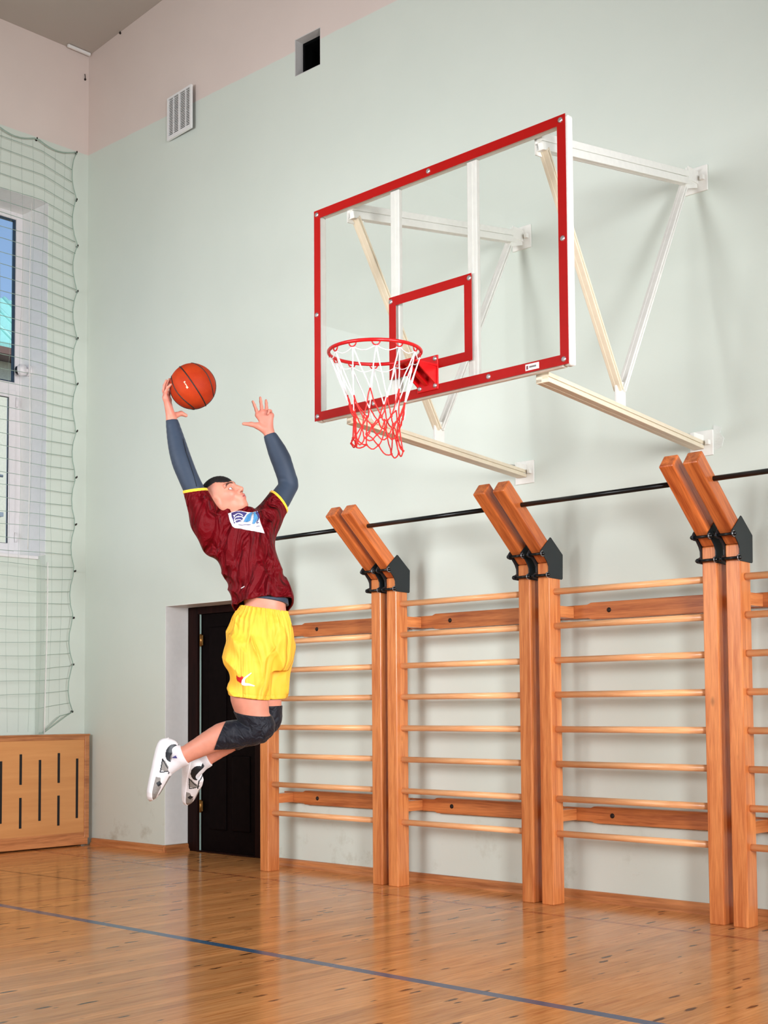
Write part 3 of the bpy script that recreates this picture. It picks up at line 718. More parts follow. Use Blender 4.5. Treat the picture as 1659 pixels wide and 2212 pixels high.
class Grid:
    def __init__(s, lo, hi, h):
        s.h = h; s.lo = np.array(lo, np.float32); s.n = [int(math.ceil((b - a) / h)) + 1 for a, b in zip(lo, hi)]
        s.ax = [s.lo[i] + h * np.arange(s.n[i], dtype=np.float32) for i in range(3)]
        s.D = np.full(s.n, .2, np.float32)
    def sub(s, lo, hi):
        i0 = [max(0, int((lo[i] - s.lo[i]) / s.h)) for i in range(3)]; i1 = [min(s.n[i], int((hi[i] - s.lo[i]) / s.h) + 2) for i in range(3)]
        if any(a >= b for a, b in zip(i0, i1)): return None, None
        sl = tuple(slice(a, b) for a, b in zip(i0, i1))
        X = s.ax[0][sl[0]][:, None, None]; Y = s.ax[1][sl[1]][None, :, None]; Z = s.ax[2][sl[2]][None, None, :]
        return sl, (X, Y, Z)
    def add(s, prim, k=.02, cut=False):
        f, lo, hi = prim; m = .035 + k
        sl, G = s.sub(np.array(lo) - m, np.array(hi) + m)
        if sl is None: return
        d = f(*G)
        s.D[sl] = smax(s.D[sl], -d, k) if cut else smin(s.D[sl], d, k)
    def full(s): return s.ax[0][:, None, None], s.ax[1][None, :, None], s.ax[2][None, None, :]

def capsule(a, b, ra, rb):
    a = np.asarray(a, np.float32); b = np.asarray(b, np.float32); ba = b - a; L2 = float(ba @ ba) + 1e-12
    def f(X, Y, Z):
        t = np.clip(((X - a[0]) * ba[0] + (Y - a[1]) * ba[1] + (Z - a[2]) * ba[2]) / L2, 0, 1)
        return np.sqrt((X - a[0] - t * ba[0]) ** 2 + (Y - a[1] - t * ba[1]) ** 2 + (Z - a[2] - t * ba[2]) ** 2) - (ra + (rb - ra) * t)
    r = max(ra, rb); return f, np.minimum(a, b) - r, np.maximum(a, b) + r
def ellipsoid(c, rad, M=None):
    c = np.asarray(c, np.float32); rad = np.asarray(rad, np.float32); M = np.eye(3, dtype=np.float32) if M is None else np.asarray(M, np.float32)  # rows: local axes
    def f(X, Y, Z):
        x, y, z = X - c[0], Y - c[1], Z - c[2]
        q = [(x * M[i, 0] + y * M[i, 1] + z * M[i, 2]) / rad[i] for i in range(3)]
        k0 = np.sqrt(q[0] ** 2 + q[1] ** 2 + q[2] ** 2); k1 = np.sqrt((q[0] / rad[0]) ** 2 + (q[1] / rad[1]) ** 2 + (q[2] / rad[2]) ** 2) + 1e-6
        return k0 * (k0 - 1) / k1
    r = rad.max(); return f, c - r, c + r
def loft(rows, infl=0.0, pw=2.3, fold=None):
    """rows: (py, left px, right px, w centre, w half depth); horizontal sections"""
    rows = sorted(rows, key=lambda r: -r[0])
    v = np.array([(1400 - r[0]) * PS for r in rows]); l = np.array([(r[1] - 530) * PS for r in rows]); rr = np.array([(r[2] - 530) * PS for r in rows])
    wc = np.array([r[3] for r in rows]); wb = np.array([r[4] for r in rows])
    def f(X, Y, Z):
        y = Y.ravel(); L = np.interp(y, v, l).reshape(Y.shape); R = np.interp(y, v, rr).reshape(Y.shape); C = np.interp(y, v, wc).reshape(Y.shape); B = np.interp(y, v, wb).reshape(Y.shape) + infl
        # soften the piecewise profile
        A = (R - L) / 2 + infl; U = (R + L) / 2
        qx = np.abs((X - U) / A); qz = np.abs((Z - C) / B)
        rad = (qx ** pw + qz ** pw) ** (1 / pw)
        d = (rad - 1) * np.minimum(A, B) * 1.02
        if fold is not None: d = d + fold(X, Y, Z, np.arctan2((Z - C) / B, (X - U) / A))
        dv = np.maximum(v[0] - Y, Y - v[-1])
        return np.maximum(d, dv).astype(np.float32)
    B = wb.max() + infl
    return f, np.array([l.min() - infl, v[0], wc.min() - B]), np.array([rr.max() + infl, v[-1], wc.max() + B])

def dense_rows(rows, n=40):
    """Catmull-Rom through the traced sections so that the outline is smooth"""
    rows = sorted(rows, key=lambda r: r[0]); a = np.array(rows, float); t = a[:, 0]; out = []
    m = np.zeros_like(a)
    for i in range(len(a)):
        i0, i1 = max(0, i - 1), min(len(a) - 1, i + 1); m[i] = (a[i1] - a[i0]) / (t[i1] - t[i0])
    for y in np.linspace(t[0], t[-1], n):
        i = min(max(np.searchsorted(t, y) - 1, 0), len(t) - 2); h = t[i+1] - t[i]; s = (y - t[i]) / h
        r = (2*s**3 - 3*s**2 + 1) * a[i] + (s**3 - 2*s**2 + s) * h * m[i] + (-2*s**3 + 3*s**2) * a[i+1] + (s**3 - s**2) * h * m[i+1]
        r[0] = y; out.append(tuple(r))
    return out

def nets(g):
    """naive surface nets -> vertices (body frame), quads"""
    D = g.D; ins = D < 0
    nx, ny, nz = D.shape
    c = [ins[i:nx-1+i, j:ny-1+j, k:nz-1+k] for i in (0, 1) for j in (0, 1) for k in (0, 1)]
    a = c[0].copy(); o = c[0].copy()
    for q in c[1:]: a &= q; o |= q
    act = o & ~a
    idx = np.argwhere(act); n = len(idx)
    ids = np.full(act.shape, -1, np.int32); ids[act] = np.arange(n)
    off = np.array([(i, j, k) for i in (0, 1) for j in (0, 1) for k in (0, 1)])
    val = np.stack([D[idx[:, 0] + o_[0], idx[:, 1] + o_[1], idx[:, 2] + o_[2]] for o_ in off], 1)
    s = np.zeros((n, 3)); cnt = np.zeros(n)
    for p in range(8):
        for q in range(p + 1, 8):
            if np.abs(off[p] - off[q]).sum() != 1: continue
            va, vb = val[:, p], val[:, q]; m = (va < 0) != (vb < 0)
            t = np.where(m, va / np.where(m, va - vb, 1), 0)
            pt = off[p] + t[:, None] * (off[q] - off[p]); s[m] += pt[m]; cnt[m] += 1
    V = (idx + s / cnt[:, None]) * g.h + g.lo
    F = []
    for ax in range(3):
        sl0 = [slice(None)] * 3; sl1 = [slice(None)] * 3; sl0[ax] = slice(0, -1); sl1[ax] = slice(1, None)
        s0, s1 = ins[tuple(sl0)], ins[tuple(sl1)]
        ed = np.argwhere(s0 != s1); b, c_ = (ax + 1) % 3, (ax + 2) % 3
        sh = np.array(act.shape)
        ok = (ed[:, b] > 0) & (ed[:, c_] > 0) & (ed[:, b] < sh[b]) & (ed[:, c_] < sh[c_]); ed = ed[ok]
        def cell(db, dc):
            e = ed.copy(); e[:, b] += db; e[:, c_] += dc; return ids[e[:, 0], e[:, 1], e[:, 2]]
        q = np.stack([cell(-1, -1), cell(0, -1), cell(0, 0), cell(-1, 0)], 1)
        flip = ~s0[ed[:, 0], ed[:, 1], ed[:, 2]]
        q[flip] = q[flip][:, ::-1]; F.append(q)
    F = np.concatenate(F); F = F[(F >= 0).all(1)]
    return V, F

def relax(V, F, it=2, lam=.5):
    n = len(V)
    e = np.concatenate([F[:, [0, 1]], F[:, [1, 2]], F[:, [2, 3]], F[:, [3, 0]]]); e = np.concatenate([e, e[:, ::-1]])
    cnt = np.bincount(e[:, 0], minlength=n)[:, None]
    for k in range(it):
        for l in (lam, -lam * 1.03):
            S = np.stack([np.bincount(e[:, 0], weights=V[e[:, 1], i], minlength=n) for i in range(3)], 1) / np.maximum(cnt, 1)
            V = V + l * (S - V)
    return V

def largest(V, F):
    return V, F

def sdf_object(name, g, mats, parent, it=2, colfn=None, matfn=None):
    V, F = nets(g); V = relax(V, F, it)
    W = to_world(V) - np.array(parent_loc(parent)[:] if parent else (0, 0, 0))
    me = bpy.data.meshes.new(name); me.vertices.add(len(W)); me.vertices.foreach_set('co', W.astype(np.float32).ravel())
    me.loops.add(F.size); me.loops.foreach_set('vertex_index', F.astype(np.int32).ravel())
    me.polygons.add(len(F)); me.polygons.foreach_set('loop_start', np.arange(0, F.size, 4, dtype=np.int32))
    for m in (mats if isinstance(mats, (list, tuple)) else [mats]): me.materials.append(m)
    if matfn is not None: me.polygons.foreach_set('material_index', matfn(V[F].mean(1)).astype(np.int32))
    me.update(calc_edges=True); me.validate()
    me.polygons.foreach_set('use_smooth', np.ones(len(me.polygons), bool))
    if colfn is not None:
        at = me.color_attributes.new('tint', 'FLOAT_COLOR', 'POINT'); at.data.foreach_set('color', np.concatenate([colfn(V), np.ones((len(V), 1))], 1).astype(np.float32).ravel())
    o = bpy.data.objects.new(name, me); COL.objects.link(o)
    if parent: o.parent = parent
    return o

# materials of the player
def cloth(name, col, rough=.75, weave=900, bump=.25, sheen=.2, var=.05, spec=.3, crease=None):
    m, nt, p = base_mat(name, col, rough, spec=spec); p.inputs['Sheen Weight'].default_value = sheen
    tc = N(nt, 'ShaderNodeTexCoord'); mp = N(nt, 'ShaderNodeMapping'); mp.inputs['Scale'].default_value = (1, 1, 1.7); nt.links.new(tc.outputs['Object'], mp.inputs[0])
    vo = N(nt, 'ShaderNodeTexVoronoi', Scale=weave); nt.links.new(mp.outputs[0], vo.inputs['Vector'])
    n = N(nt, 'ShaderNodeTexNoise', Scale=9.0, Detail=3.0); nt.links.new(tc.outputs['Object'], n.inputs['Vector'])
    nt.links.new(ramp(nt, n.outputs['Fac'], [(.3, tuple(c * (1 - var) for c in col[:3]) + (1,)), (.7, tuple(min(1, c * (1 + var)) for c in col[:3]) + (1,))]), p.inputs['Base Color'])
    n2 = N(nt, 'ShaderNodeTexNoise', Scale=34.0, Detail=2.0, Distortion=.8); nt.links.new(tc.outputs['Object'], n2.inputs['Vector'])
    if crease:
        sc_, rot_, dist_ = crease
        r1 = N(nt, 'ShaderNodeMapping'); r1.inputs['Rotation'].default_value = rot_; nt.links.new(tc.outputs['Object'], r1.inputs[0])
        r2 = N(nt, 'ShaderNodeMapping'); r2.inputs['Scale'].default_value = (1, 1, .28); nt.links.new(r1.outputs[0], r2.inputs[0])
        n3 = N(nt, 'ShaderNodeTexNoise', Scale=sc_, Detail=2.5, Roughness=.45, Distortion=.9); nt.links.new(r2.outputs[0], n3.inputs['Vector'])
        rd = ramp(nt, n3.outputs['Fac'], [(.30, (0, 0, 0, 1)), (.5, (.75, .75, .75, 1)), (.62, (1, 1, 1, 1))])
    b = N(nt, 'ShaderNodeBump', Strength=bump, Distance=.002); nt.links.new(vo.outputs['Distance'], b.inputs['Height'])
    b2 = N(nt, 'ShaderNodeBump', Strength=bump * .8, Distance=.008); nt.links.new(n2.outputs['Fac'], b2.inputs['Height']); nt.links.new(b.outputs[0], b2.inputs['Normal']); nt.links.new(b2.outputs[0], p.inputs['Normal'])
    if crease:
        b3 = N(nt, 'ShaderNodeBump', Strength=1.0, Distance=dist_); nt.links.new(rd, b3.inputs['Height']); nt.links.new(b2.outputs[0], b3.inputs['Normal']); nt.links.new(b3.outputs[0], p.inputs['Normal'])
    return m
jersey_m = cloth('maroon_mesh', srgb(101, 4, 14), .45, 240, .5, .0, spec=.12, crease=(13, (0, -.35, 0), .05))
yellow_m = cloth('yellow_polyester', srgb(242, 184, 56), .6, 900, .12, .0, crease=(9, (0, .1, 0), .020))
piping_m = cloth('yellow_piping', srgb(250, 196, 50), .7, 900, .1)
grey_m = cloth('slate_compression', srgb(44, 57, 73), .6, 1200, .1, .1)
pad_m = cloth('navy_kneepad', srgb(14, 17, 27), .5, 420, .35, .05, crease=(24, (0, .9, 0), .007))
sock_m = cloth('white_sock', srgb(208, 204, 204), .85, 700, .2, .2)
shoe_w = plain('white_leather', srgb(214, 211, 210), .5, var=.03)
shoe_g = plain('grey_mesh', srgb(130, 126, 120), .5, bump=.3, bscale=900, var=.15)
shoe_k = plain('black_rubber', srgb(16, 26, 32), .4)
sole_m = plain('white_midsole', srgb(222, 220, 220), .5, var=.03)
hair_m = cloth('black_hair', srgb(20, 18, 18), .6, 700, .5, 0)

def skin_mat():
    m, nt, p = base_mat('skin', srgb(226, 166, 146), .48, spec=.35)
    p.inputs['Subsurface Weight'].default_value = .12; p.inputs['Subsurface Radius'].default_value = (.012, .004, .002); p.inputs['Subsurface Scale'].default_value = 1.0
    at = N(nt, 'ShaderNodeVertexColor', layer_name='tint'); tc = N(nt, 'ShaderNodeTexCoord')
    n = N(nt, 'ShaderNodeTexNoise', Scale=30.0, Detail=4.0); nt.links.new(tc.outputs['Object'], n.inputs['Vector'])
    c = mixc(nt, 1.0, at.outputs[0], ramp(nt, n.outputs['Fac'], [(.3, (.9, .88, .88, 1)), (.7, (1, 1, 1, 1))]), 'MULTIPLY')
    nt.links.new(c, p.inputs['Base Color'])
    b = N(nt, 'ShaderNodeBump', Strength=.06, Distance=.003); nt.links.new(n.outputs['Fac'], b.inputs['Height']); nt.links.new(b.outputs[0], p.inputs['Normal'])
    return m
skin_m = skin_mat()

# ---- joints
HC = J(482, 1074, .03)                                   # head centre and axes (forward, up, right side)
_th = math.radians(24)
HF = np.array([.83 * math.cos(_th), .557 * math.cos(_th), math.sin(_th)]); HF /= np.linalg.norm(HF)
HU = np.array([-.557, .83, 0]); HU -= HF * (HU @ HF); HU /= np.linalg.norm(HU); HS = np.cross(HF, HU)
HM = np.stack([HF, HU, HS])
def H(x, y, z): return (HC + x * HF + y * HU + z * HS).astype(np.float32)
RA = [(J(456, 1120, .065), .054), (J(425, 1062, .100), .047), (J(414, 1038, .105), .0465), (J(399, 1001, .10), .0475), (J(387, 960, .085), .041), (J(376, 914, .07), .027)]
LA = [(J(570, 1116, -.08), .056), (J(600, 1073, -.15), .051), (J(618, 1041, -.19), .044), (J(616, 1028, -.19), .0445), (J(602, 985, -.17), .047), (J(592, 962, -.16), .042), (J(577, 930, -.14), .028)]
RL = [(J(548, 1385, .07), .078), (J(543, 1480, .085), .094), (J(543, 1505, .088), .097), (J(553, 1545, .09), .078), (J(564, 1569, .09), .070), (J(540, 1579, .09), .066), (J(482, 1589, .09), .066), (J(430, 1614, .088), .050), (J(404, 1628, .085), .043)]
LL = [(J(563, 1385, -.07), .078), (J(570, 1500, -.088), .084), (J(576, 1538, -.09), .068), (J(577, 1560, -.09), .058), (J(552, 1576, -.095), .060), (J(508, 1594, -.10), .062), (J(462, 1626, -.10), .046), (J(443, 1640, -.10), .040)]
def spline(C, per=4):
    P = np.array([list(p) + [r] for p, r in C], float); out = []
    for i in range(len(P) - 1):
        a, b, c, d = P[max(i-1, 0)], P[i], P[i+1], P[min(i+2, len(P)-1)]
        L = np.linalg.norm(c[:3] - b[:3]); m0 = (c - a) * L / (np.linalg.norm((b - a)[:3]) + L + 1e-9); m1 = (d - b) * L / (np.linalg.norm((d - c)[:3]) + L + 1e-9)
        for s_ in np.arange(per) / per:
            out.append((2*s_**3 - 3*s_**2 + 1) * b + (s_**3 - 2*s_**2 + s_) * m0 + (-2*s_**3 + 3*s_**2) * c + (s_**3 - s_**2) * m1)
    out.append(P[-1])
    return [(o_[:3].astype(np.float32), float(o_[3])) for o_ in out]
def polyline(C, per=3):
    out = []
    for (a, ra), (b, rb) in zip(C[:-1], C[1:]):
        for t in np.arange(per) / per: out.append(((a * (1 - t) + b * t).astype(np.float32), ra * (1 - t) + rb * t))
    return out + [C[-1]]
def chain(g, C, infl=0.0, k=.02, curved=True):
    C = spline(C) if curved else polyline(C)
    for i, ((a, ra), (b, rb)) in enumerate(zip(C[:-1], C[1:])): g.add(capsule(a, b, ra + infl, rb + infl), k if i == 0 else (.004 if curved else .010))

JROWS = [(1096, 474, 548, .0, .07), (1108, 452, 572, .0, .10), (1122, 438, 582, .0, .122), (1140, 436, 586, .0, .132), (1160, 441, 588, .0, .134), (1178, 450, 592, .0, .134), (1210, 469, 600, .0, .13), (1240, 482, 609, .0, .128),
         (1268, 493, 624, .0, .132), (1288, 498, 634, -.0, .14), (1305, 501, 634, -.0, .142), (1335, 503, 630, -.0, .142)]
TROWS = [(r[0], r[1] + 9, r[2] - 9, r[3], r[4] - .018) for r in JROWS if r[0] < 1260] + [(1268, 506, 612, 0, .105), (1290, 524, 618, 0, .108), (1312, 527, 617, 0, .112), (1345, 512, 622, 0, .14), (1390, 506, 622, 0, .15), (1425, 515, 615, 0, .14)]
JD, TD = dense_rows(JROWS, 60), dense_rows(TROWS, 60)

# ---- head and body in one surface
def wave(X, Y, Z, f, a, ph=0.0):
    return a * (np.sin(f * (X * .8 + Y * .6 + Z * .35) + ph + 1.7 * np.sin(f * .37 * (X - Y) + ph)) + .6 * np.sin(f * 1.9 * (X * .3 - Y * .5 + Z * .8) + 2.1 * ph + 1.3 * np.sin(f * .5 * (Y + Z))))
player = empty('person', to_world(np.array([0, (1400 - 1747) * PS, 0])), 'player in maroon jersey and yellow shorts leaping with raised arms toward the hoop', 'person')
g = Grid((-.54, -.78, -.27), (.33, 1.40, .24), .0036)
g.add(loft(TD), .03)
chain(g, RA, 0, .03); chain(g, LA, 0, .03, False); chain(g, RL, 0, .025); chain(g, LL, 0, .025)
g.add(ellipsoid(J(576, 1400, .0), (.10, .12, .15)), .03)
# calves and knees
g.add(ellipsoid(J(500, 1580, .09), (.085, .05, .055)), .03); g.add(ellipsoid(J(525, 1588, -.095), (.08, .048, .05)), .03)
g.add(ellipsoid(J(574, 1566, .09), (.045, .05, .05)), .02); g.add(ellipsoid(J(583, 1553, -.09), (.038, .05, .045)), .02)
# feet (inside the shoes)
g.add(capsule(J(396, 1630, .085), J(356, 1662, .085), .034, .024), .02); g.add(capsule(J(398, 1632, .085), J(374, 1612, .085), .036, .03), .02)
g.add(capsule(J(436, 1645, -.10), J(408, 1678, -.12), .032, .022), .02); g.add(capsule(J(436, 1645, -.10), J(405, 1650, -.10), .034, .028), .02)
# neck and head
g.add(capsule(J(508, 1132, .0), H(-.035, -.05, 0), .062, .056), .03)
g.add(ellipsoid(H(-.014, .020, 0), (.100, .088, .077), HM), .02)
g.add(ellipsoid(H(.026, -.036, 0), (.066, .078, .061), HM), .03)
for s in (-1, 1):
    g.add(capsule(H(-.012, -.052, .054 * s), H(.060, -.098, .016 * s), .017, .017), .03)
    g.add(ellipsoid(H(.062, -.022, .040 * s), (.026, .024, .020), HM), .02)
    g.add(capsule(H(.086, .024, .010 * s), H(.072, .026, .050 * s), .011, .009), .014)
    g.add(ellipsoid(H(-.012, -.010, .073 * s), (.025, .034, .011), HM), .008)
    g.add(ellipsoid(H(-.004, -.010, .085 * s), (.012, .017, .006), HM), .008, cut=True)
g.add(ellipsoid(H(.070, -.098, 0), (.024, .020, .026), HM), .022)
g.add(ellipsoid(H(.082, -.060, 0), (.024, .030, .034), HM), .02)
for s in (-1, 1): g.add(ellipsoid(H(.092, .003, .032 * s), (.016, .012, .017), HM), .014, cut=True)
for s in (-1, 1): g.add(ellipsoid(H(.0745, .002, .033 * s), (.0135, .0115, .0135), HM), .004)
g.add(capsule(H(.088, .012, 0), H(.115, -.028, 0), .009, .0125), .014)
for s in (-1, 1):
    g.add(ellipsoid(H(.103, -.034, .013 * s), (.011, .0085, .0085), HM), .008)
    g.add(ellipsoid(H(.110, -.043, .0085 * s), (.006, .006, .0045), HM), .003, cut=True)
g.add(ellipsoid(H(.102, -.059, 0), (.010, .0065, .019), HM), .008)
g.add(ellipsoid(H(.099, -.073, 0), (.011, .0070, .017), HM), .008)
g.add(capsule(H(.113, -.066, -.014), H(.113, -.066, .014), .0028, .0028), .003, cut=True)
# hands: palm as a fan of bones, then five bent fingers
def hand(g, wrist, knuckles, fingers, thumb, rp=.0135):
    for kn in knuckles: g.add(capsule(wrist, kn, rp * 1.35, rp * .92), .016)
    for a, b in zip(knuckles[:-1], knuckles[1:]): g.add(capsule(a, b, rp * .9, rp * .9), .012)
    for fg, r in fingers:
        for i in range(len(fg) - 1): g.add(capsule(fg[i], fg[i+1], r * (1 - .1 * i), r * (1 - .1 * (i + 1))), .005)
    th, rt = thumb
    for i in range(len(th) - 1): g.add(capsule(th[i], th[i+1], rt[i], rt[i+1]), .010)
BALLC = J(420.5, 840, .07)
wr = J(375, 910, .07)
kn = [J(364.5, 868, .070 + .036), J(363, 864, .070 + .013), J(364, 863, .070 - .012), J(367, 866, .07 - .036)]
hand(g, wr, kn,
     [([kn[0], J(366, 855, .118), J(371, 847, .128), J(379, 841, .136)], .0088), ([kn[1], J(360, 851, .088), J(361.5, 840, .092), J(366, 830, .097)], .0096), ([kn[2], J(361, 848, .055), J(364, 834, .050), J(371, 820, .048)], .0098), ([kn[3], J(366, 850, .020), J(371, 838, .008), J(379, 826, .002)], .0094)],
     ([J(377, 903, .062), J(384, 899, .040), J(393, 895, .028), J(403, 899, .022)], [.016, .0135, .0115, .0095]))
wl_ = J(576, 925, -.14)
kn = [J(552, 888, -.128), J(561, 883, -.128), J(571, 882, -.130), J(581, 888, -.134)]
hand(g, wl_, kn,
     [([kn[0], J(548.5, 877, -.122), J(545, 867, -.117), J(541.5, 859, -.113)], .0094), ([kn[1], J(560, 870, -.122), J(558.8, 859, -.117), J(558, 851, -.112)], .0098), ([kn[2], J(571.3, 872, -.122), J(571, 863, -.116), J(570.5, 857, -.11)], .0094), ([kn[3], J(580.5, 880, -.112), J(578, 880, -.098), J(575.5, 888, -.096)], .0086)],
     ([J(566, 920, -.13), J(552, 912, -.122), J(538, 909, -.118), J(521, 908, -.114)], [.021, .0165, .0115, .0085]), .0145)
SKIN = np.array(srgb(204, 137, 113)[:3]); 
def body_tint(V):
    c = np.tile(SKIN, (len(V), 1)); q = (V - HC) @ HM.T; head = np.linalg.norm(q, axis=1) < .17
    def blend(m, col):
        m = np.clip(m, 0, 1)[:, None]; c[:] = c * (1 - m) + np.array(srgb(*col)[:3]) * m
    hd = head.astype(float)
    # shaved sides and back of the head
    blend(hd * np.clip((q[:, 1] - .012 + .5 * np.minimum(q[:, 0] + .0, 0)) / .045, 0, 1) * np.clip((.040 - q[:, 0]) / .03, 0, 1) * .55, (92, 76, 72))
    blend(hd * np.exp(-((q[:, 1] + .066) / .013) ** 2) * np.exp(-(q[:, 2] / .019) ** 4) * (q[:, 0] > .098) * .8, (186, 92, 92))
    for s in (-1, 1):
        z = q[:, 2] * s
        yb = .027 + .010 * np.clip(1 - ((z - .032) / .024) ** 2, 0, 1) - .006
        blend(hd * (np.abs(q[:, 1] - yb) < .0050) * (z > .010) * (z < .056) * (q[:, 0] > .05) * .9, (44, 28, 26))
        e = np.linalg.norm(q - np.array([.0745, .002, .033 * s]), axis=1)
        inn = ((z - .033) / .0135) ** 2 + ((q[:, 1] - .001) / .0062) ** 2
        fr = (q[:, 0] > .075)
        blend(hd * fr * (inn < 1.5) * .8, (70, 40, 36)); blend(hd * fr * (inn < .95), (226, 218, 212))
        blend(hd * fr * ((((z - .030) / .0062) ** 2 + ((q[:, 1] - .0035) / .0062) ** 2) < 1), (38, 26, 24))
        blend(hd * (np.linalg.norm(q - np.array([.110, -.043, .0085 * s]), axis=1) < .0062) * .85, (70, 26, 24))
        blend(hd * np.exp(-(np.linalg.norm(q - np.array([.055, -.03, .048 * s]), axis=1) / .03) ** 2) * .35, (222, 130, 118))
    blend(hd * (np.abs(q[:, 1] + .066) < .0022) * (np.abs(q[:, 2]) < .016) * (q[:, 0] > .104) * .8, (96, 36, 38))
    # redder palms and fingertips
    for hc in (J(366, 870, .07), J(562, 895, -.13)):
        blend(np.exp(-(np.linalg.norm(V - hc, axis=1) / .10) ** 4) * .35, (214, 120, 108))
    return c
body = sdf_object('body', g, skin_m, player, 1, body_tint)
# ---- hair
g = Grid(H(0, .06, 0) - .15, H(0, .06, 0) + .15, .0028)
g.add(ellipsoid(H(-.013, .021, 0), (.1045, .0925, .080), HM), 0)
X, Y, Z = g.full()
q = [(X - HC[0]) * HM[i, 0] + (Y - HC[1]) * HM[i, 1] + (Z - HC[2]) * HM[i, 2] for i in range(3)]
g.D = smax(g.D, (.074 - .75 * np.maximum(q[0] - .035, 0) - .1 * np.maximum(-q[0] - .03, 0)) - q[1], .005) + .0012 * np.sin(q[0] * 420 + 3 * np.sin(q[2] * 130)) * np.sin(q[2] * 330)
sdf_object('hair', g, hair_m, player, 1)

# ---- jersey
def jfold(X, Y, Z, th):
    low = np.clip((.62 - Y) / .35, 0, 1); up = np.clip((Y - .52) / .2, 0, 1)
    cr = lambda t: np.abs(np.sin(t)) ** .9 - .6            # rounded ridges with sharp valleys
    a = X * .86 + Y * .30 + .022 * np.sin(11 * Y + 5 * Z) + .012 * np.sin(23 * Y + 2 + 9 * X)
    d = .011 * low * cr(34 * a) * (.55 + .45 * np.sin(9 * Y - 14 * X + 1)) + .008 * low * cr(61 * a + 1) * np.clip(np.sin(12 * Y + 7 * X), 0, 1)
    b_ = X * .93 - Y * .24 + .018 * np.sin(13 * Y) + .01 * np.sin(29 * Y + 1)
    d += .010 * up * cr(38 * b_) * (.55 + .45 * np.sin(8 * Y + 2)) + .006 * up * cr(70 * b_ + .6) * np.clip(np.sin(10 * Y + 5 * X + 2), 0, 1)
    d *= 3.0
    c_ = X * .35 + Y * .90 + .02 * np.sin(14 * X + 3)
    d += .014 * cr(48 * c_) * np.clip(np.sin(7 * Y + 11 * X + .5), 0, 1) * low
    return d
def jersey_field(g, infl=0.0):
    g.add(loft(JD, infl, 2.3, jfold), 0)
    g.add(capsule(J(424, 1058, .105), J(452, 1128, .075), .057 + infl, .085 + infl), .035)
    g.add(capsule(J(452, 1128, .075), J(468, 1175, .05), .080 + infl, .075 + infl), .03)
    g.add(capsule(J(600, 1072, -.152), J(572, 1122, -.07), .065 + infl, .078 + infl), .035)
    g.add(capsule(J(572, 1122, -.07), J(556, 1170, -.03), .075 + infl, .08 + infl), .03)
def plane(p, n, X, Y, Z):
    n = np.asarray(n, float); n = n / np.linalg.norm(n); return (X - p[0]) * n[0] + (Y - p[1]) * n[1] + (Z - p[2]) * n[2]
def hem_v(X, Z):
    return (1400 - (1319 - (X / PS + 530 - 503) * .13 - Z * 150 + 1.5 * np.sin(X * 45 + 8 * Z))) * PS
cR_p, cR_n = J(424, 1064, .10), J(424, 1064, .10) - J(452, 1128, .075)
cR_n = np.array([-.14, .99, .05]); cL_p = J(596.5, 1077.5, -.15); cL_n = np.array([.77, .62, -.3])
JG = ((-.36, .14, -.29), (.29, .88, .24))
def cuffs(g, X, Y, Z, D, dist=0.0):
    """cut the two sleeve ends; each plane only acts near its own sleeve"""
    a = plane(cR_p, cR_n, X, Y, Z) - dist; ra = np.sqrt((X - cR_p[0])**2 + (Y - cR_p[1])**2 + (Z - cR_p[2])**2)
    b = plane(cL_p, cL_n, X, Y, Z) - dist; rb = np.sqrt((X - cL_p[0])**2 + (Y - cL_p[1])**2 + (Z - cL_p[2])**2)
    D = np.where(ra < .105, np.maximum(D, a), D); return np.where(rb < .105, np.maximum(D, b), D)
g = Grid(*JG, .0042); jersey_field(g); X, Y, Z = g.full()
outer = g.D.copy()
neck = np.sqrt((X - J(508, 1094, 0)[0]) ** 2 + ((Y - J(508, 1094, 0)[1])) ** 2 * 1.1 + (Z - .012) ** 2) - .068
D = np.maximum(outer, -(outer + .013))
D = np.maximum(D, hem_v(X, Z) - Y)
D = smax(D, -neck, .008); g.D = cuffs(g, X, Y, Z, D).astype(np.float32)
jersey = sdf_object('jersey', g, jersey_m, player, 1)
def jersey_sample():
    return outer, JG, .0042
g = Grid(*JG, .0032); jersey_field(g, .0022); X, Y, Z = g.full(); o2 = g.D
D = np.maximum(o2, -(o2 + .012))
a = plane(cR_p, cR_n, X, Y, Z); ra = np.sqrt((X - cR_p[0])**2 + (Y - cR_p[1])**2 + (Z - cR_p[2])**2)
b = plane(cL_p, cL_n, X, Y, Z); rb = np.sqrt((X - cL_p[0])**2 + (Y - cL_p[1])**2 + (Z - cL_p[2])**2)
for slab in (np.where(ra < .105, np.abs(a + .003) - .0075, 1), np.where(rb < .105, np.abs(b + .003) - .0075, 1)):
    g.D = np.maximum(D, slab).astype(np.float32)
    sdf_object('sleeve_piping', g, piping_m, jersey, 1)

# ---- compression shirt: sleeves and waist
g = Grid((-.44, .16, -.27), (.31, 1.24, .20), .004)
chain(g, RA, .0045, .03); chain(g, LA, .0045, .03, False); g.add(loft(TD, .004), .03)
g.add(loft([(1262, 505, 616, 0, .113), (1290, 522, 622, 0, .118), (1315, 524, 624, 0, .12)], 0), .01)
X, Y, Z = g.full(); wv = (1400 - (1299 + (X / PS + 530 - 560) * .12 - Z * 60)) * PS
D = np.maximum(g.D, wv - Y)
nk = np.sqrt((X - J(507, 1090, 0)[0]) ** 2 + (Y - J(507, 1090, 0)[1]) ** 2 + Z ** 2) - .085
D = smax(D, -nk, .01)
D = np.where(X < -.2, np.maximum(D, plane(J(375, 912, .07), (-.12, .99, 0), X, Y, Z)), D)
D = np.where(X > .05, np.maximum(D, plane(J(577, 930, -.14), (-.35, .93, 0), X, Y, Z)), D)
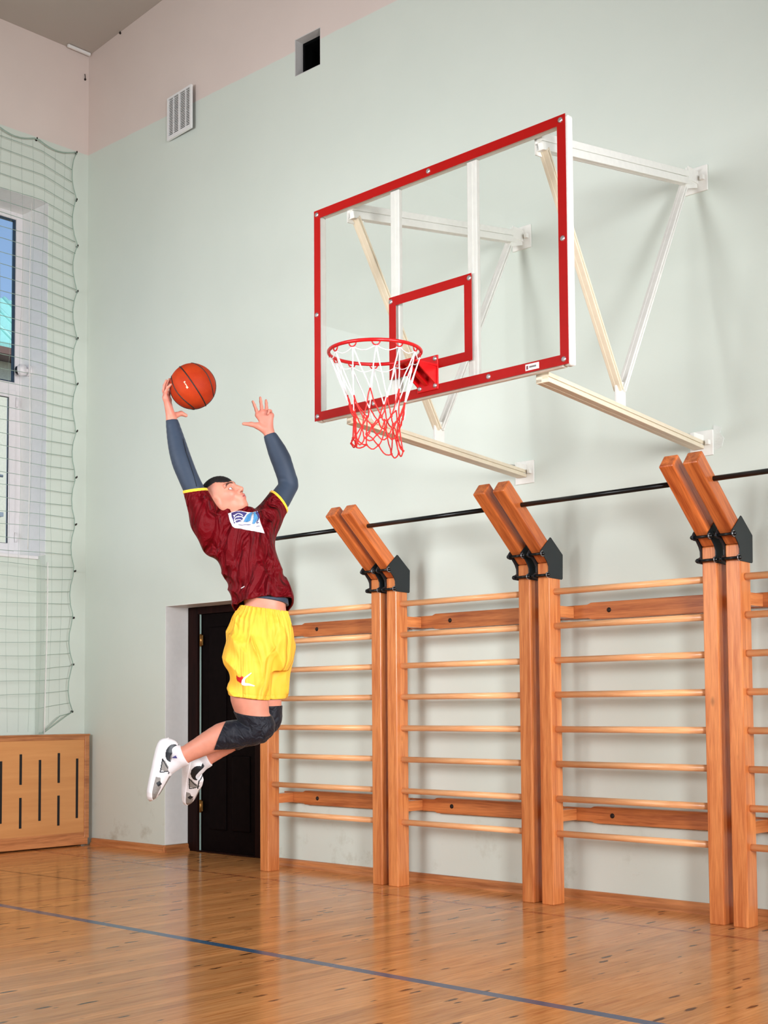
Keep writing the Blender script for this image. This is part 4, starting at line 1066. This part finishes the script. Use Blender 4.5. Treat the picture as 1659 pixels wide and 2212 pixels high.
gj = Grid((-.44, .16, -.27), (.31, 1.24, .20), .004); jersey_field(gj)
beyond = ((plane(cR_p, cR_n, X, Y, Z) > -.004) & (X < -.12)) | ((plane(cL_p, cL_n, X, Y, Z) > -.004) & (X > .08)) | (Y < hem_v(X, Z) + .004)
D = np.where(beyond, D, np.maximum(D, gj.D + .010))
# elbow creases
D = D + .002 * np.sin(150 * (Y + .4 * X)) * np.exp(-(((X - J(608, 1035)[0]) ** 2 + (Y - J(608, 1035)[1]) ** 2) / .03 ** 2))
g.D = D.astype(np.float32); undershirt = sdf_object('compression_shirt', g, grey_m, player, 1)

# ---- shorts
def sfold(X, Y, Z, th):
    top = np.clip((Y - .02) / .2, 0, 1); low = 1 - top
    cr = lambda t: np.abs(np.sin(t)) ** .9 - .6
    d = .009 * top ** 1.2 * cr(17 * th + 1.2 * np.sin(17 * Y))
    a = X * .96 + .14 * Y + .016 * np.sin(13 * Y + 5 * Z) + .008 * np.sin(31 * Y)
    d += .012 * cr(33 * a + .5) * np.clip(1.2 - top, 0, 1) * (.5 + .5 * np.sin(9 * Y + 15 * X))
    d += .014 * low * cr(30 * (Y * .74 + X * .58 + .01 * np.sin(20 * X))) * np.exp(-((X + .05) / .06) ** 2)
    d += .012 * cr(34 * (Y * .6 - X * .74) + 1) * np.exp(-((X - .17) / .05) ** 2 - ((Y + .04) / .10) ** 2)
    d *= 1.7
    return d
sh = [(1307, 521, 616, 0, .120), (1318, 515, 619, 0, .128), (1335, 501, 625, 0, .15), (1365, 490, 633, 0, .172), (1395, 488, 636, 0, .178), (1425, 489, 634, 0, .174), (1448, 500, 622, 0, .15)]
ln = [(1345, 518, 580, .06, .06), (1390, 489, 604, .08, .115), (1424, 487, 602, .085, .12), (1434, 488, 600, .085, .12), (1450, 496, 596, .088, .12), (1475, 499, 591, .09, .118), (1500, 500, 587, .09, .118), (1530, 503, 584, .09, .118)]
lf_ = [(1345, 556, 612, -.06, .06), (1390, 542, 636, -.08, .112), (1424, 541, 633, -.085, .112), (1450, 540, 626, -.09, .11), (1480, 538, 621, -.09, .108), (1530, 536, 610, -.09, .106)]
g = Grid((-.13, -.32, -.23), (.29, .27, .24), .0038)
g.add(loft(dense_rows(sh), 0, 2.2, sfold), 0); g.add(loft(dense_rows(ln), 0, 2.2, sfold), .02); g.add(loft(dense_rows(lf_), 0, 2.2, sfold), .012)
X, Y, Z = g.full(); o3 = g.D.copy()
hv = (1400 - (1499 + np.clip(X / PS + 30, 0, 90) * .13)) * PS
D = np.maximum(o3, -(o3 + .011)); D = np.maximum(D, hv - Y)
hemband = np.where(np.abs(Y - hv - .020) < .0022, .0016, 0); D = D + hemband
D = np.maximum(D, Y - (1400 - (1308 + np.clip(X / PS, -20, 100) * .13)) * PS)
g.D = D.astype(np.float32); shorts = sdf_object('shorts', g, yellow_m, player, 1)
SG = (g.lo.copy(), g.h, o3)

# ---- knee pads, socks
def pad(C, p1, n1, p2, n2, name, lo, hi, extra=None):
    g = Grid(lo, hi, .0036); chain(g, C, .006, .025)
    if extra is not None:
        for e in extra: g.add(e, .02)
    X, Y, Z = g.full()
    D = g.D + .0022 * np.sin(170 * (X * .8 - Y * .5) + 2 * np.sin(40 * Y)) * np.exp(-((X - .115) / .045) ** 2)
    D = np.maximum(D, plane(p1, n1, X, Y, Z)); D = np.maximum(D, plane(p2, n2, X, Y, Z)); g.D = D.astype(np.float32)
    return sdf_object(name, g, pad_m, player, 1)
pad(RL, J(547, 1538, .09), (.12, .99, 0.1), J(480, 1588, .09), (-.93, .36, 0), 'knee_pad', (-.2, -.52, -.02), (.2, -.26, .2), [ellipsoid(J(574, 1566, .09), (.051, .056, .056)), ellipsoid(J(505, 1581, .09), (.085, .056, .061))])
pad(LL, J(590, 1526, -.09), (.0, 1, 0), J(515, 1596, -.09), (-.93, .36, 0), 'knee_pad', (-.15, -.54, -.2), (.22, -.26, .0), [ellipsoid(J(583, 1553, -.09), (.044, .056, .051)), ellipsoid(J(528, 1588, -.095), (.08, .054, .056))])
def sock(C, p1, n1, foot, name, lo, hi):
    g = Grid(lo, hi, .0034); chain(g, C[-3:], .004, .02)
    for e in foot: g.add(e, .02)
    X, Y, Z = g.full(); D = np.maximum(g.D, plane(p1, n1, X, Y, Z)); D = np.maximum(D, -(D + .5)); g.D = D.astype(np.float32)
    return sdf_object(name, g, sock_m, player, 1)
s1 = sock(RL, J(405, 1628, .085), (.90, .42, 0), [capsule(J(400, 1632, .085), J(372, 1655, .085), .043, .034), capsule(J(400, 1632, .085), J(376, 1614, .085), .040, .034)], 'sock', (-.45, -.72, .0), (-.2, -.45, .18))
s2 = sock(LL, J(446, 1642, -.10), (.90, .42, 0), [capsule(J(438, 1645, -.10), J(408, 1680, -.11), .040, .034), capsule(J(438, 1645, -.10), J(410, 1650, -.10), .038, .033)], 'sock', (-.38, -.78, -.22), (-.12, -.5, -.02))

# ---- shoes: a lofted last in its own frame (l along the foot, n up from the sole, s sideways)
def shoe(origin, Ld, Nd, Sd, length, name):
    Lv, Nv, Sv = [np.asarray(v, float) / np.linalg.norm(v) for v in (Ld, Nd, Sd)]
    k_ = length / .335
    ls = np.array([-.036, -.034, -.028, -.016, .0, .03, .08, .14, .20, .25, .275, .29, .297, .2995]) * k_
    top = np.array([.066, .078, .092, .106, .115, .120, .116, .108, .088, .072, .060, .047, .038, .030])
    bot = np.array([.050, .036, .022, .010, .004, .0, .0, .002, .003, .006, .011, .017, .022, .026])
    hw = np.array([.006, .016, .025, .032, .037, .041, .040, .041, .048, .048, .040, .028, .017, .006])
    cen = np.array([0, 0, 0, 0, 0, 0, 0, .002, .003, .003, .0, -.003, -.005, -.006])
    def field(X, Y, Z, infl=0.0):
        x, y, z = X - origin[0], Y - origin[1], Z - origin[2]
        l = x * Lv[0] + y * Lv[1] + z * Lv[2]; n = x * Nv[0] + y * Nv[1] + z * Nv[2]; s = x * Sv[0] + y * Sv[1] + z * Sv[2]
        sh_ = l.shape; lf = l.ravel()
        T_ = np.interp(lf, ls, top).reshape(sh_); B_ = np.interp(lf, ls, bot).reshape(sh_); W_ = np.interp(lf, ls, hw).reshape(sh_) + infl; C_ = np.interp(lf, ls, cen).reshape(sh_)
        mid = (T_ + B_) / 2; hh = (T_ - B_) / 2 + infl; nn = (n - mid) / hh
        wn = W_ * np.where(nn > 0, 1 - .38 * np.clip(nn, 0, 1) ** 2, 1 - .06 * np.clip(-nn, 0, 1) ** 3)
        r = (np.abs((s - C_) / wn) ** 2.5 + np.abs(nn) ** 2.5) ** (1 / 2.5)
        d = (r - 1) * np.minimum(wn, hh)
        return np.maximum(d, np.maximum(l - ls[-1] - infl, ls[0] - infl - l)), l, n, s
    ctr = np.asarray(origin) + Lv * length * .48 + Nv * .055
    g = Grid(ctr - .21, ctr + .21, .0027); X, Y, Z = g.full()
    d, l, n, s = field(X, Y, Z)
    # ankle opening
    op = np.sqrt(((l - .05) / 1.25) ** 2 + (s * 1.05) ** 2) - .034
    up = smax(d, -np.maximum(op, .078 - n), .008)
    up = np.maximum(up, .020 - n)
    g.D = up.astype(np.float32)
    def regions(Cc):
        q = Cc - np.asarray(origin); l_ = q @ Lv; n_ = q @ Nv; s_ = q @ Sv
        m = np.zeros(len(Cc), int)
        def seg(a, b):
            a, b = np.array(a), np.array(b); ba = b - a; P = np.stack([l_, n_], 1) - a; t = np.clip(P @ ba / (ba @ ba), 0, 1)
            return np.linalg.norm(P - t[:, None] * ba, axis=1)
        side = np.abs(s_) > .012
        m[side & (l_ > .165) & (n_ > .026) & (n_ < .072 - .25 * np.abs(l_ - .215))] = 1       # grey mesh by the toes
        m[side & (l_ > .075) & (l_ < .128) & (n_ > .050) & (n_ < .092) & (n_ < .05 + .9 * (l_ - .075) + .012)] = 1
        m[(l_ > .15) & (n_ > .060) & (l_ < .26) & (np.abs(s_) < .02)] = 1                     # tongue and laces
        m[side & (np.abs(l_ - .196) + 1.1 * np.abs(n_ - .060) < .016)] = 2
        m[((l_ - .030) / .046) ** 2 + ((n_ - .088) / .032) ** 2 < 1] = 2                      # black heel counter
        m[(n_ > .104) & (l_ < .07)] = 2
        ln_ = np.minimum.reduce([seg((.070, .048), (.138, .052)), seg((.138, .052), (.122, .100)), seg((.070, .048), (.112, .086))])
        m[side & (ln_ < .0028)] = 2
        m[(np.abs(n_ - .098 + .1 * (l_ - .09)) < .0028) & (l_ > .07) & (l_ < .14)] = 2
        return m
    u = sdf_object(name, g, [shoe_w, shoe_g, shoe_k], player, 1, None, regions)
    g = Grid(ctr - .21, ctr + .21, .0036); d, l, n, s = field(X := g.full()[0], Y := g.full()[1], Z := g.full()[2], .0045)
    line = .036 + .014 * np.clip((.10 - l) / .1, 0, 1) + .010 * np.clip((l - .24) / .06, 0, 1)
    g.D = np.maximum(d, n - line).astype(np.float32)
    sdf_object('sole', g, sole_m, u, 1)
    return u
shoe(J(347, 1602, .085), (-.225, -.972, 0), (.968, -.225, .0), (0, 0, 1), .335, 'shoe')
L2 = np.array([-.10, -.80, -.56]); N2 = np.array([.93, -.22, .15]); N2 = N2 - L2 * (N2 @ L2) / (L2 @ L2); S2 = np.cross(L2, N2)
shoe(J(392, 1648, -.075), L2, N2, S2, .32, 'shoe')

# ---- prints lying on the cloth: each polygon is laid onto the surface found in the field
def field_hit(lo, h, F, px, py, w0=.24):
    """distance towards the camera of the cloth at one point"""
    u = (px - 530) * PS; v = (1400 - py) * PS
    i = (u - lo[0]) / h; j = (v - lo[1]) / h
    i0, j0 = int(np.clip(i, 0, F.shape[0] - 2)), int(np.clip(j, 0, F.shape[1] - 2)); a, b = i - i0, j - j0
    col = (F[i0, j0] * (1 - a) * (1 - b) + F[i0+1, j0] * a * (1 - b) + F[i0, j0+1] * (1 - a) * b + F[i0+1, j0+1] * a * b)
    k = np.nonzero(col < 0)[0]
    if len(k) == 0: return None
    k = k[-1]; 
    if k + 1 >= len(col): return lo[2] + h * k
    t = col[k] / (col[k] - col[k+1]); return lo[2] + h * (k + t)
def decal(name, layers, fld, parent, step=2.2):
    """layers: (polygon in chart units, material); filled on a grid clipped to the polygon, laid on the cloth"""
    lo, h, F = fld; b = MB(); mats = []
    for li, (poly, m) in enumerate(layers):
        if m not in mats: mats.append(m)
        b.mi = mats.index(m)
        bmx = bmesh.new(); vs = [bmx.verts.new((x, y, 0)) for x, y in poly]; f = bmx.faces.new(vs)
        bmesh.ops.triangulate(bmx, faces=[f])
        for ax in (0, 1):
            q = [p[ax] for p in poly]; c = math.floor(min(q) / step) * step
            while c < max(q):
                no = (1, 0, 0) if ax == 0 else (0, 1, 0); co = (c, 0, 0) if ax == 0 else (0, c, 0)
                bmesh.ops.bisect_plane(bmx, geom=bmx.verts[:] + bmx.edges[:] + bmx.faces[:], plane_co=co, plane_no=no); c += step
        off = .0028 + .0007 * li; mp = {}
        for v in bmx.verts:
            w_ = field_hit(lo, h, F, v.co.x, v.co.y)
            if w_ is None: continue
            e = .004 / PS
            wx = [field_hit(lo, h, F, v.co.x + sx * e, v.co.y + sy * e) for sx, sy in ((1, 0), (-1, 0), (0, 1), (0, -1))]
            wx = [w_ if t is None else t for t in wx]
            n = np.array([-(wx[0] - wx[1]) / .008, (wx[2] - wx[3]) / .008, 1.0]); n /= np.linalg.norm(n)
            p = np.array([(v.co.x - 530) * PS, (1400 - v.co.y) * PS, w_]) + n * off
            mp[v] = b.b.verts.new(to_world(p))
        for f in bmx.faces:
            if all(v in mp for v in f.verts):
                try: ff = b.b.faces.new([mp[v] for v in f.verts]); ff.material_index = b.mi; ff.smooth = True
                except ValueError: pass
        bmx.free()
    return b.build(name, mats, parent)
JF = (np.array(JG[0], np.float32), .0042, outer)
pw_ = cloth('print_white', srgb(216, 214, 216), .6, 700, .05, 0, .02); pn = cloth('print_navy', srgb(58, 54, 108), .6, 700, .05, 0, .05); pb_ = cloth('print_blue', srgb(70, 132, 176), .6, 700, .05, 0, .08); pr_ = cloth('print_red', srgb(190, 24, 30), .6, 700, .05, 0, .05)
def arc(cx, cy, r0, r1, a0, a1, n=9):
    A = np.linspace(math.radians(a0), math.radians(a1), n)
    return [(cx + r1 * math.cos(a), cy + r1 * math.sin(a)) for a in A] + [(cx + r0 * math.cos(a), cy + r0 * math.sin(a)) for a in A[::-1]]
# chest badge: white patch, navy block with a white ball crest, blue slanted letter strokes
badge = [([(497, 1113), (508, 1109.5), (522, 1108), (536, 1110), (548, 1110.5), (560, 1107.5), (562.5, 1120), (566, 1134), (570, 1144), (574, 1155), (566, 1146), (556, 1146), (545, 1143.5), (530, 1144), (514, 1145), (508, 1141), (502, 1127)], pw_),
         ([(504, 1112), (515, 1109.8), (528, 1109.8), (537, 1112), (531, 1121), (526, 1131), (515, 1134.5), (512, 1136), (508, 1124)], pn),
         (arc(521, 1124, 8.5, 10.2, 185, 330), pw_), (arc(523, 1131, 9.5, 11.2, 190, 320), pw_), (arc(521, 1136, 8, 9.6, 200, 330), pw_), ([(510, 1119), (518, 1116), (518.4, 1117.6), (510.6, 1120.8)], pw_), ([(512, 1126), (513.4, 1125.6), (516, 1133.6), (514.6, 1134.2)], pw_),
         ([(530, 1132), (537, 1116.5), (545, 1112.5), (551, 1112.5), (549, 1117), (546.6, 1130), (542, 1133), (543.6, 1119), (540, 1119.5), (535.4, 1132.6)], pb_),
         ([(552, 1113), (556.5, 1111.5), (558.8, 1124), (552.6, 1136), (549.8, 1136), (553.6, 1122)], pb_), ([(557.4, 1110.5), (559.8, 1109.6), (561.8, 1122), (557.6, 1133), (556.2, 1132.6), (559.4, 1123)], pn),
         ([(557, 1133), (561.5, 1132), (561.8, 1134), (557.3, 1135)], pn), ([(522, 1138.6), (546, 1138), (546, 1139), (522, 1139.6)], pn), ([(556, 1141), (563, 1140.4), (563.2, 1141.4), (556.2, 1142)], pn)]
decal('chest_badge', badge, JF, jersey, 1.6)
decal('hem_mark', [([(526, 1272), (530, 1270), (534, 1267.6), (535, 1269), (531, 1271.4), (527, 1273.4)], pw_)], JF, jersey, 1.5)
SF = (SG[0], SG[1], SG[2])
decal('leap_emblem', [([(520.6, 1456.5), (522, 1455.6), (523.4, 1458.6), (523.2, 1463.5), (526, 1466), (529.2, 1464.2), (529, 1460), (531.4, 1458), (534, 1458.6), (534.6, 1461), (532, 1465), (530.6, 1472.4), (526.4, 1470), (522, 1467.4), (520.6, 1463)], pr_),
                       ([(531, 1472.6), (532.4, 1465.6), (535.6, 1461.4), (543, 1455.6), (551, 1450.2), (552.2, 1451.4), (546, 1457.4), (539.6, 1462.6), (538, 1466.4), (539, 1471.6), (547, 1473), (558.6, 1477.6), (557, 1479.2), (546, 1477.4), (538, 1477.6), (532.6, 1476)], pw_)], SF, shorts, 1.5)
# seam along the right compression sleeve
b = MB(); b.tube([to_world(J(px, py, w_) + np.array([0, 0, 0])) for px, py, w_ in ((403, 955, .1205), (411, 985, .1375), (420, 1010, .146), (428, 1035, .1475), (434, 1058, .150))], .0016, 5); b.build('seam', pad_m, undershirt)
b = MB()
for so, pts in ((s1, [(383, 1621), (390, 1627), (386, 1640)]),): pass
# sock marks
def mark_on(parent, c, e1, e2, nrm, m):
    b = MB(); b.prism([to_world(c + e1 * x + e2 * y) for x, y in ((-.011, -.012), (.011, -.002), (.004, .014))], Vector(to_world(nrm * .0012) - to_world(nrm * 0))); return b.build('sock_mark', m, parent)
mark_on(s1, J(386, 1631, .085 + .0445), np.array([.6, .8, 0]), np.array([.8, -.6, 0]), np.array([0, 0, 1.]), pn)

# ---- the ball
ball = empty('basketball', to_world(BALLC - np.array([0, .12, 0])), 'orange basketball resting against the raised right hand of the player', 'ball')
def ball_mat():
    m, nt, p = base_mat('orange_leather', srgb(190, 62, 26), .6, spec=.12); tc = N(nt, 'ShaderNodeTexCoord')
    vo = N(nt, 'ShaderNodeTexVoronoi', Scale=230.0); nt.links.new(tc.outputs['Object'], vo.inputs['Vector'])
    b = N(nt, 'ShaderNodeBump', Strength=.25, Distance=.002); nt.links.new(vo.outputs['Distance'], b.inputs['Height']); nt.links.new(b.outputs[0], p.inputs['Normal'])
    n = N(nt, 'ShaderNodeTexNoise', Scale=12.0, Detail=4.0); nt.links.new(tc.outputs['Object'], n.inputs['Vector'])
    nt.links.new(ramp(nt, n.outputs['Fac'], [(.3, srgb(150, 42, 15)), (.7, srgb(174, 58, 22))]), p.inputs['Base Color']); return m
BR = .1185
# ball axes: a = pole of the main seam circle
bu = np.array([.817, .568, -.093]); bu /= np.linalg.norm(bu)
bv = np.array([0, 0, 1.]) - bu * bu[2]; bv /= np.linalg.norm(bv); bw = np.cross(bu, bv)
b = MB(); c0 = Vector(to_world(BALLC)); b.ball(c0, BR, 64, 40); bo = b.build('leather_cover', ball_mat(), ball)
seam_k = plain('seam_black', srgb(20, 14, 12), .6)
b = MB()
def ring_pts(fn, n=72): return [to_world(BALLC + (BR - .0006) * fn(t)) for t in np.linspace(0, 2 * math.pi, n, endpoint=False)]
def nrm(v): return v / np.linalg.norm(v)
b.tube(ring_pts(lambda t: nrm(bv * math.cos(t) + bw * math.sin(t) + bu * .0)), .0034, 6, closed=True)
b.tube(ring_pts(lambda t: nrm(bu * math.cos(t) + bw * math.sin(t))), .0032, 6, closed=True)
for s in (-1, 1):
    b.tube(ring_pts(lambda t: nrm(bu * s * (.62 + .20 * math.cos(2 * t)) + (bv * math.cos(t) + bw * math.sin(t)) * .72)), .0032, 6, closed=True)
b.build('seam', seam_k, ball)
b = MB()   # small pale stamp
for poly in ([(408, 839.5), (411, 837.5), (412.6, 840), (410.4, 841.6), (418.6, 851.4), (415.4, 853.8), (412.6, 850), (414.6, 848.6)], [(411.4, 843.2), (412.4, 842.4), (417.4, 850.2), (416.4, 851)]):
    vs = []
    for px, py in poly:
        q = J(px, py, 0) - np.array([BALLC[0], BALLC[1], 0]); z = math.sqrt(max(BR ** 2 - q[0] ** 2 - q[1] ** 2, 0)); vs.append(b.b.verts.new(to_world(BALLC + np.array([q[0], q[1], z]) * 1.006)))
    b.b.faces.new(vs)
b.build('stamp', plain('pale_stamp', srgb(214, 190, 160), .6), ball)
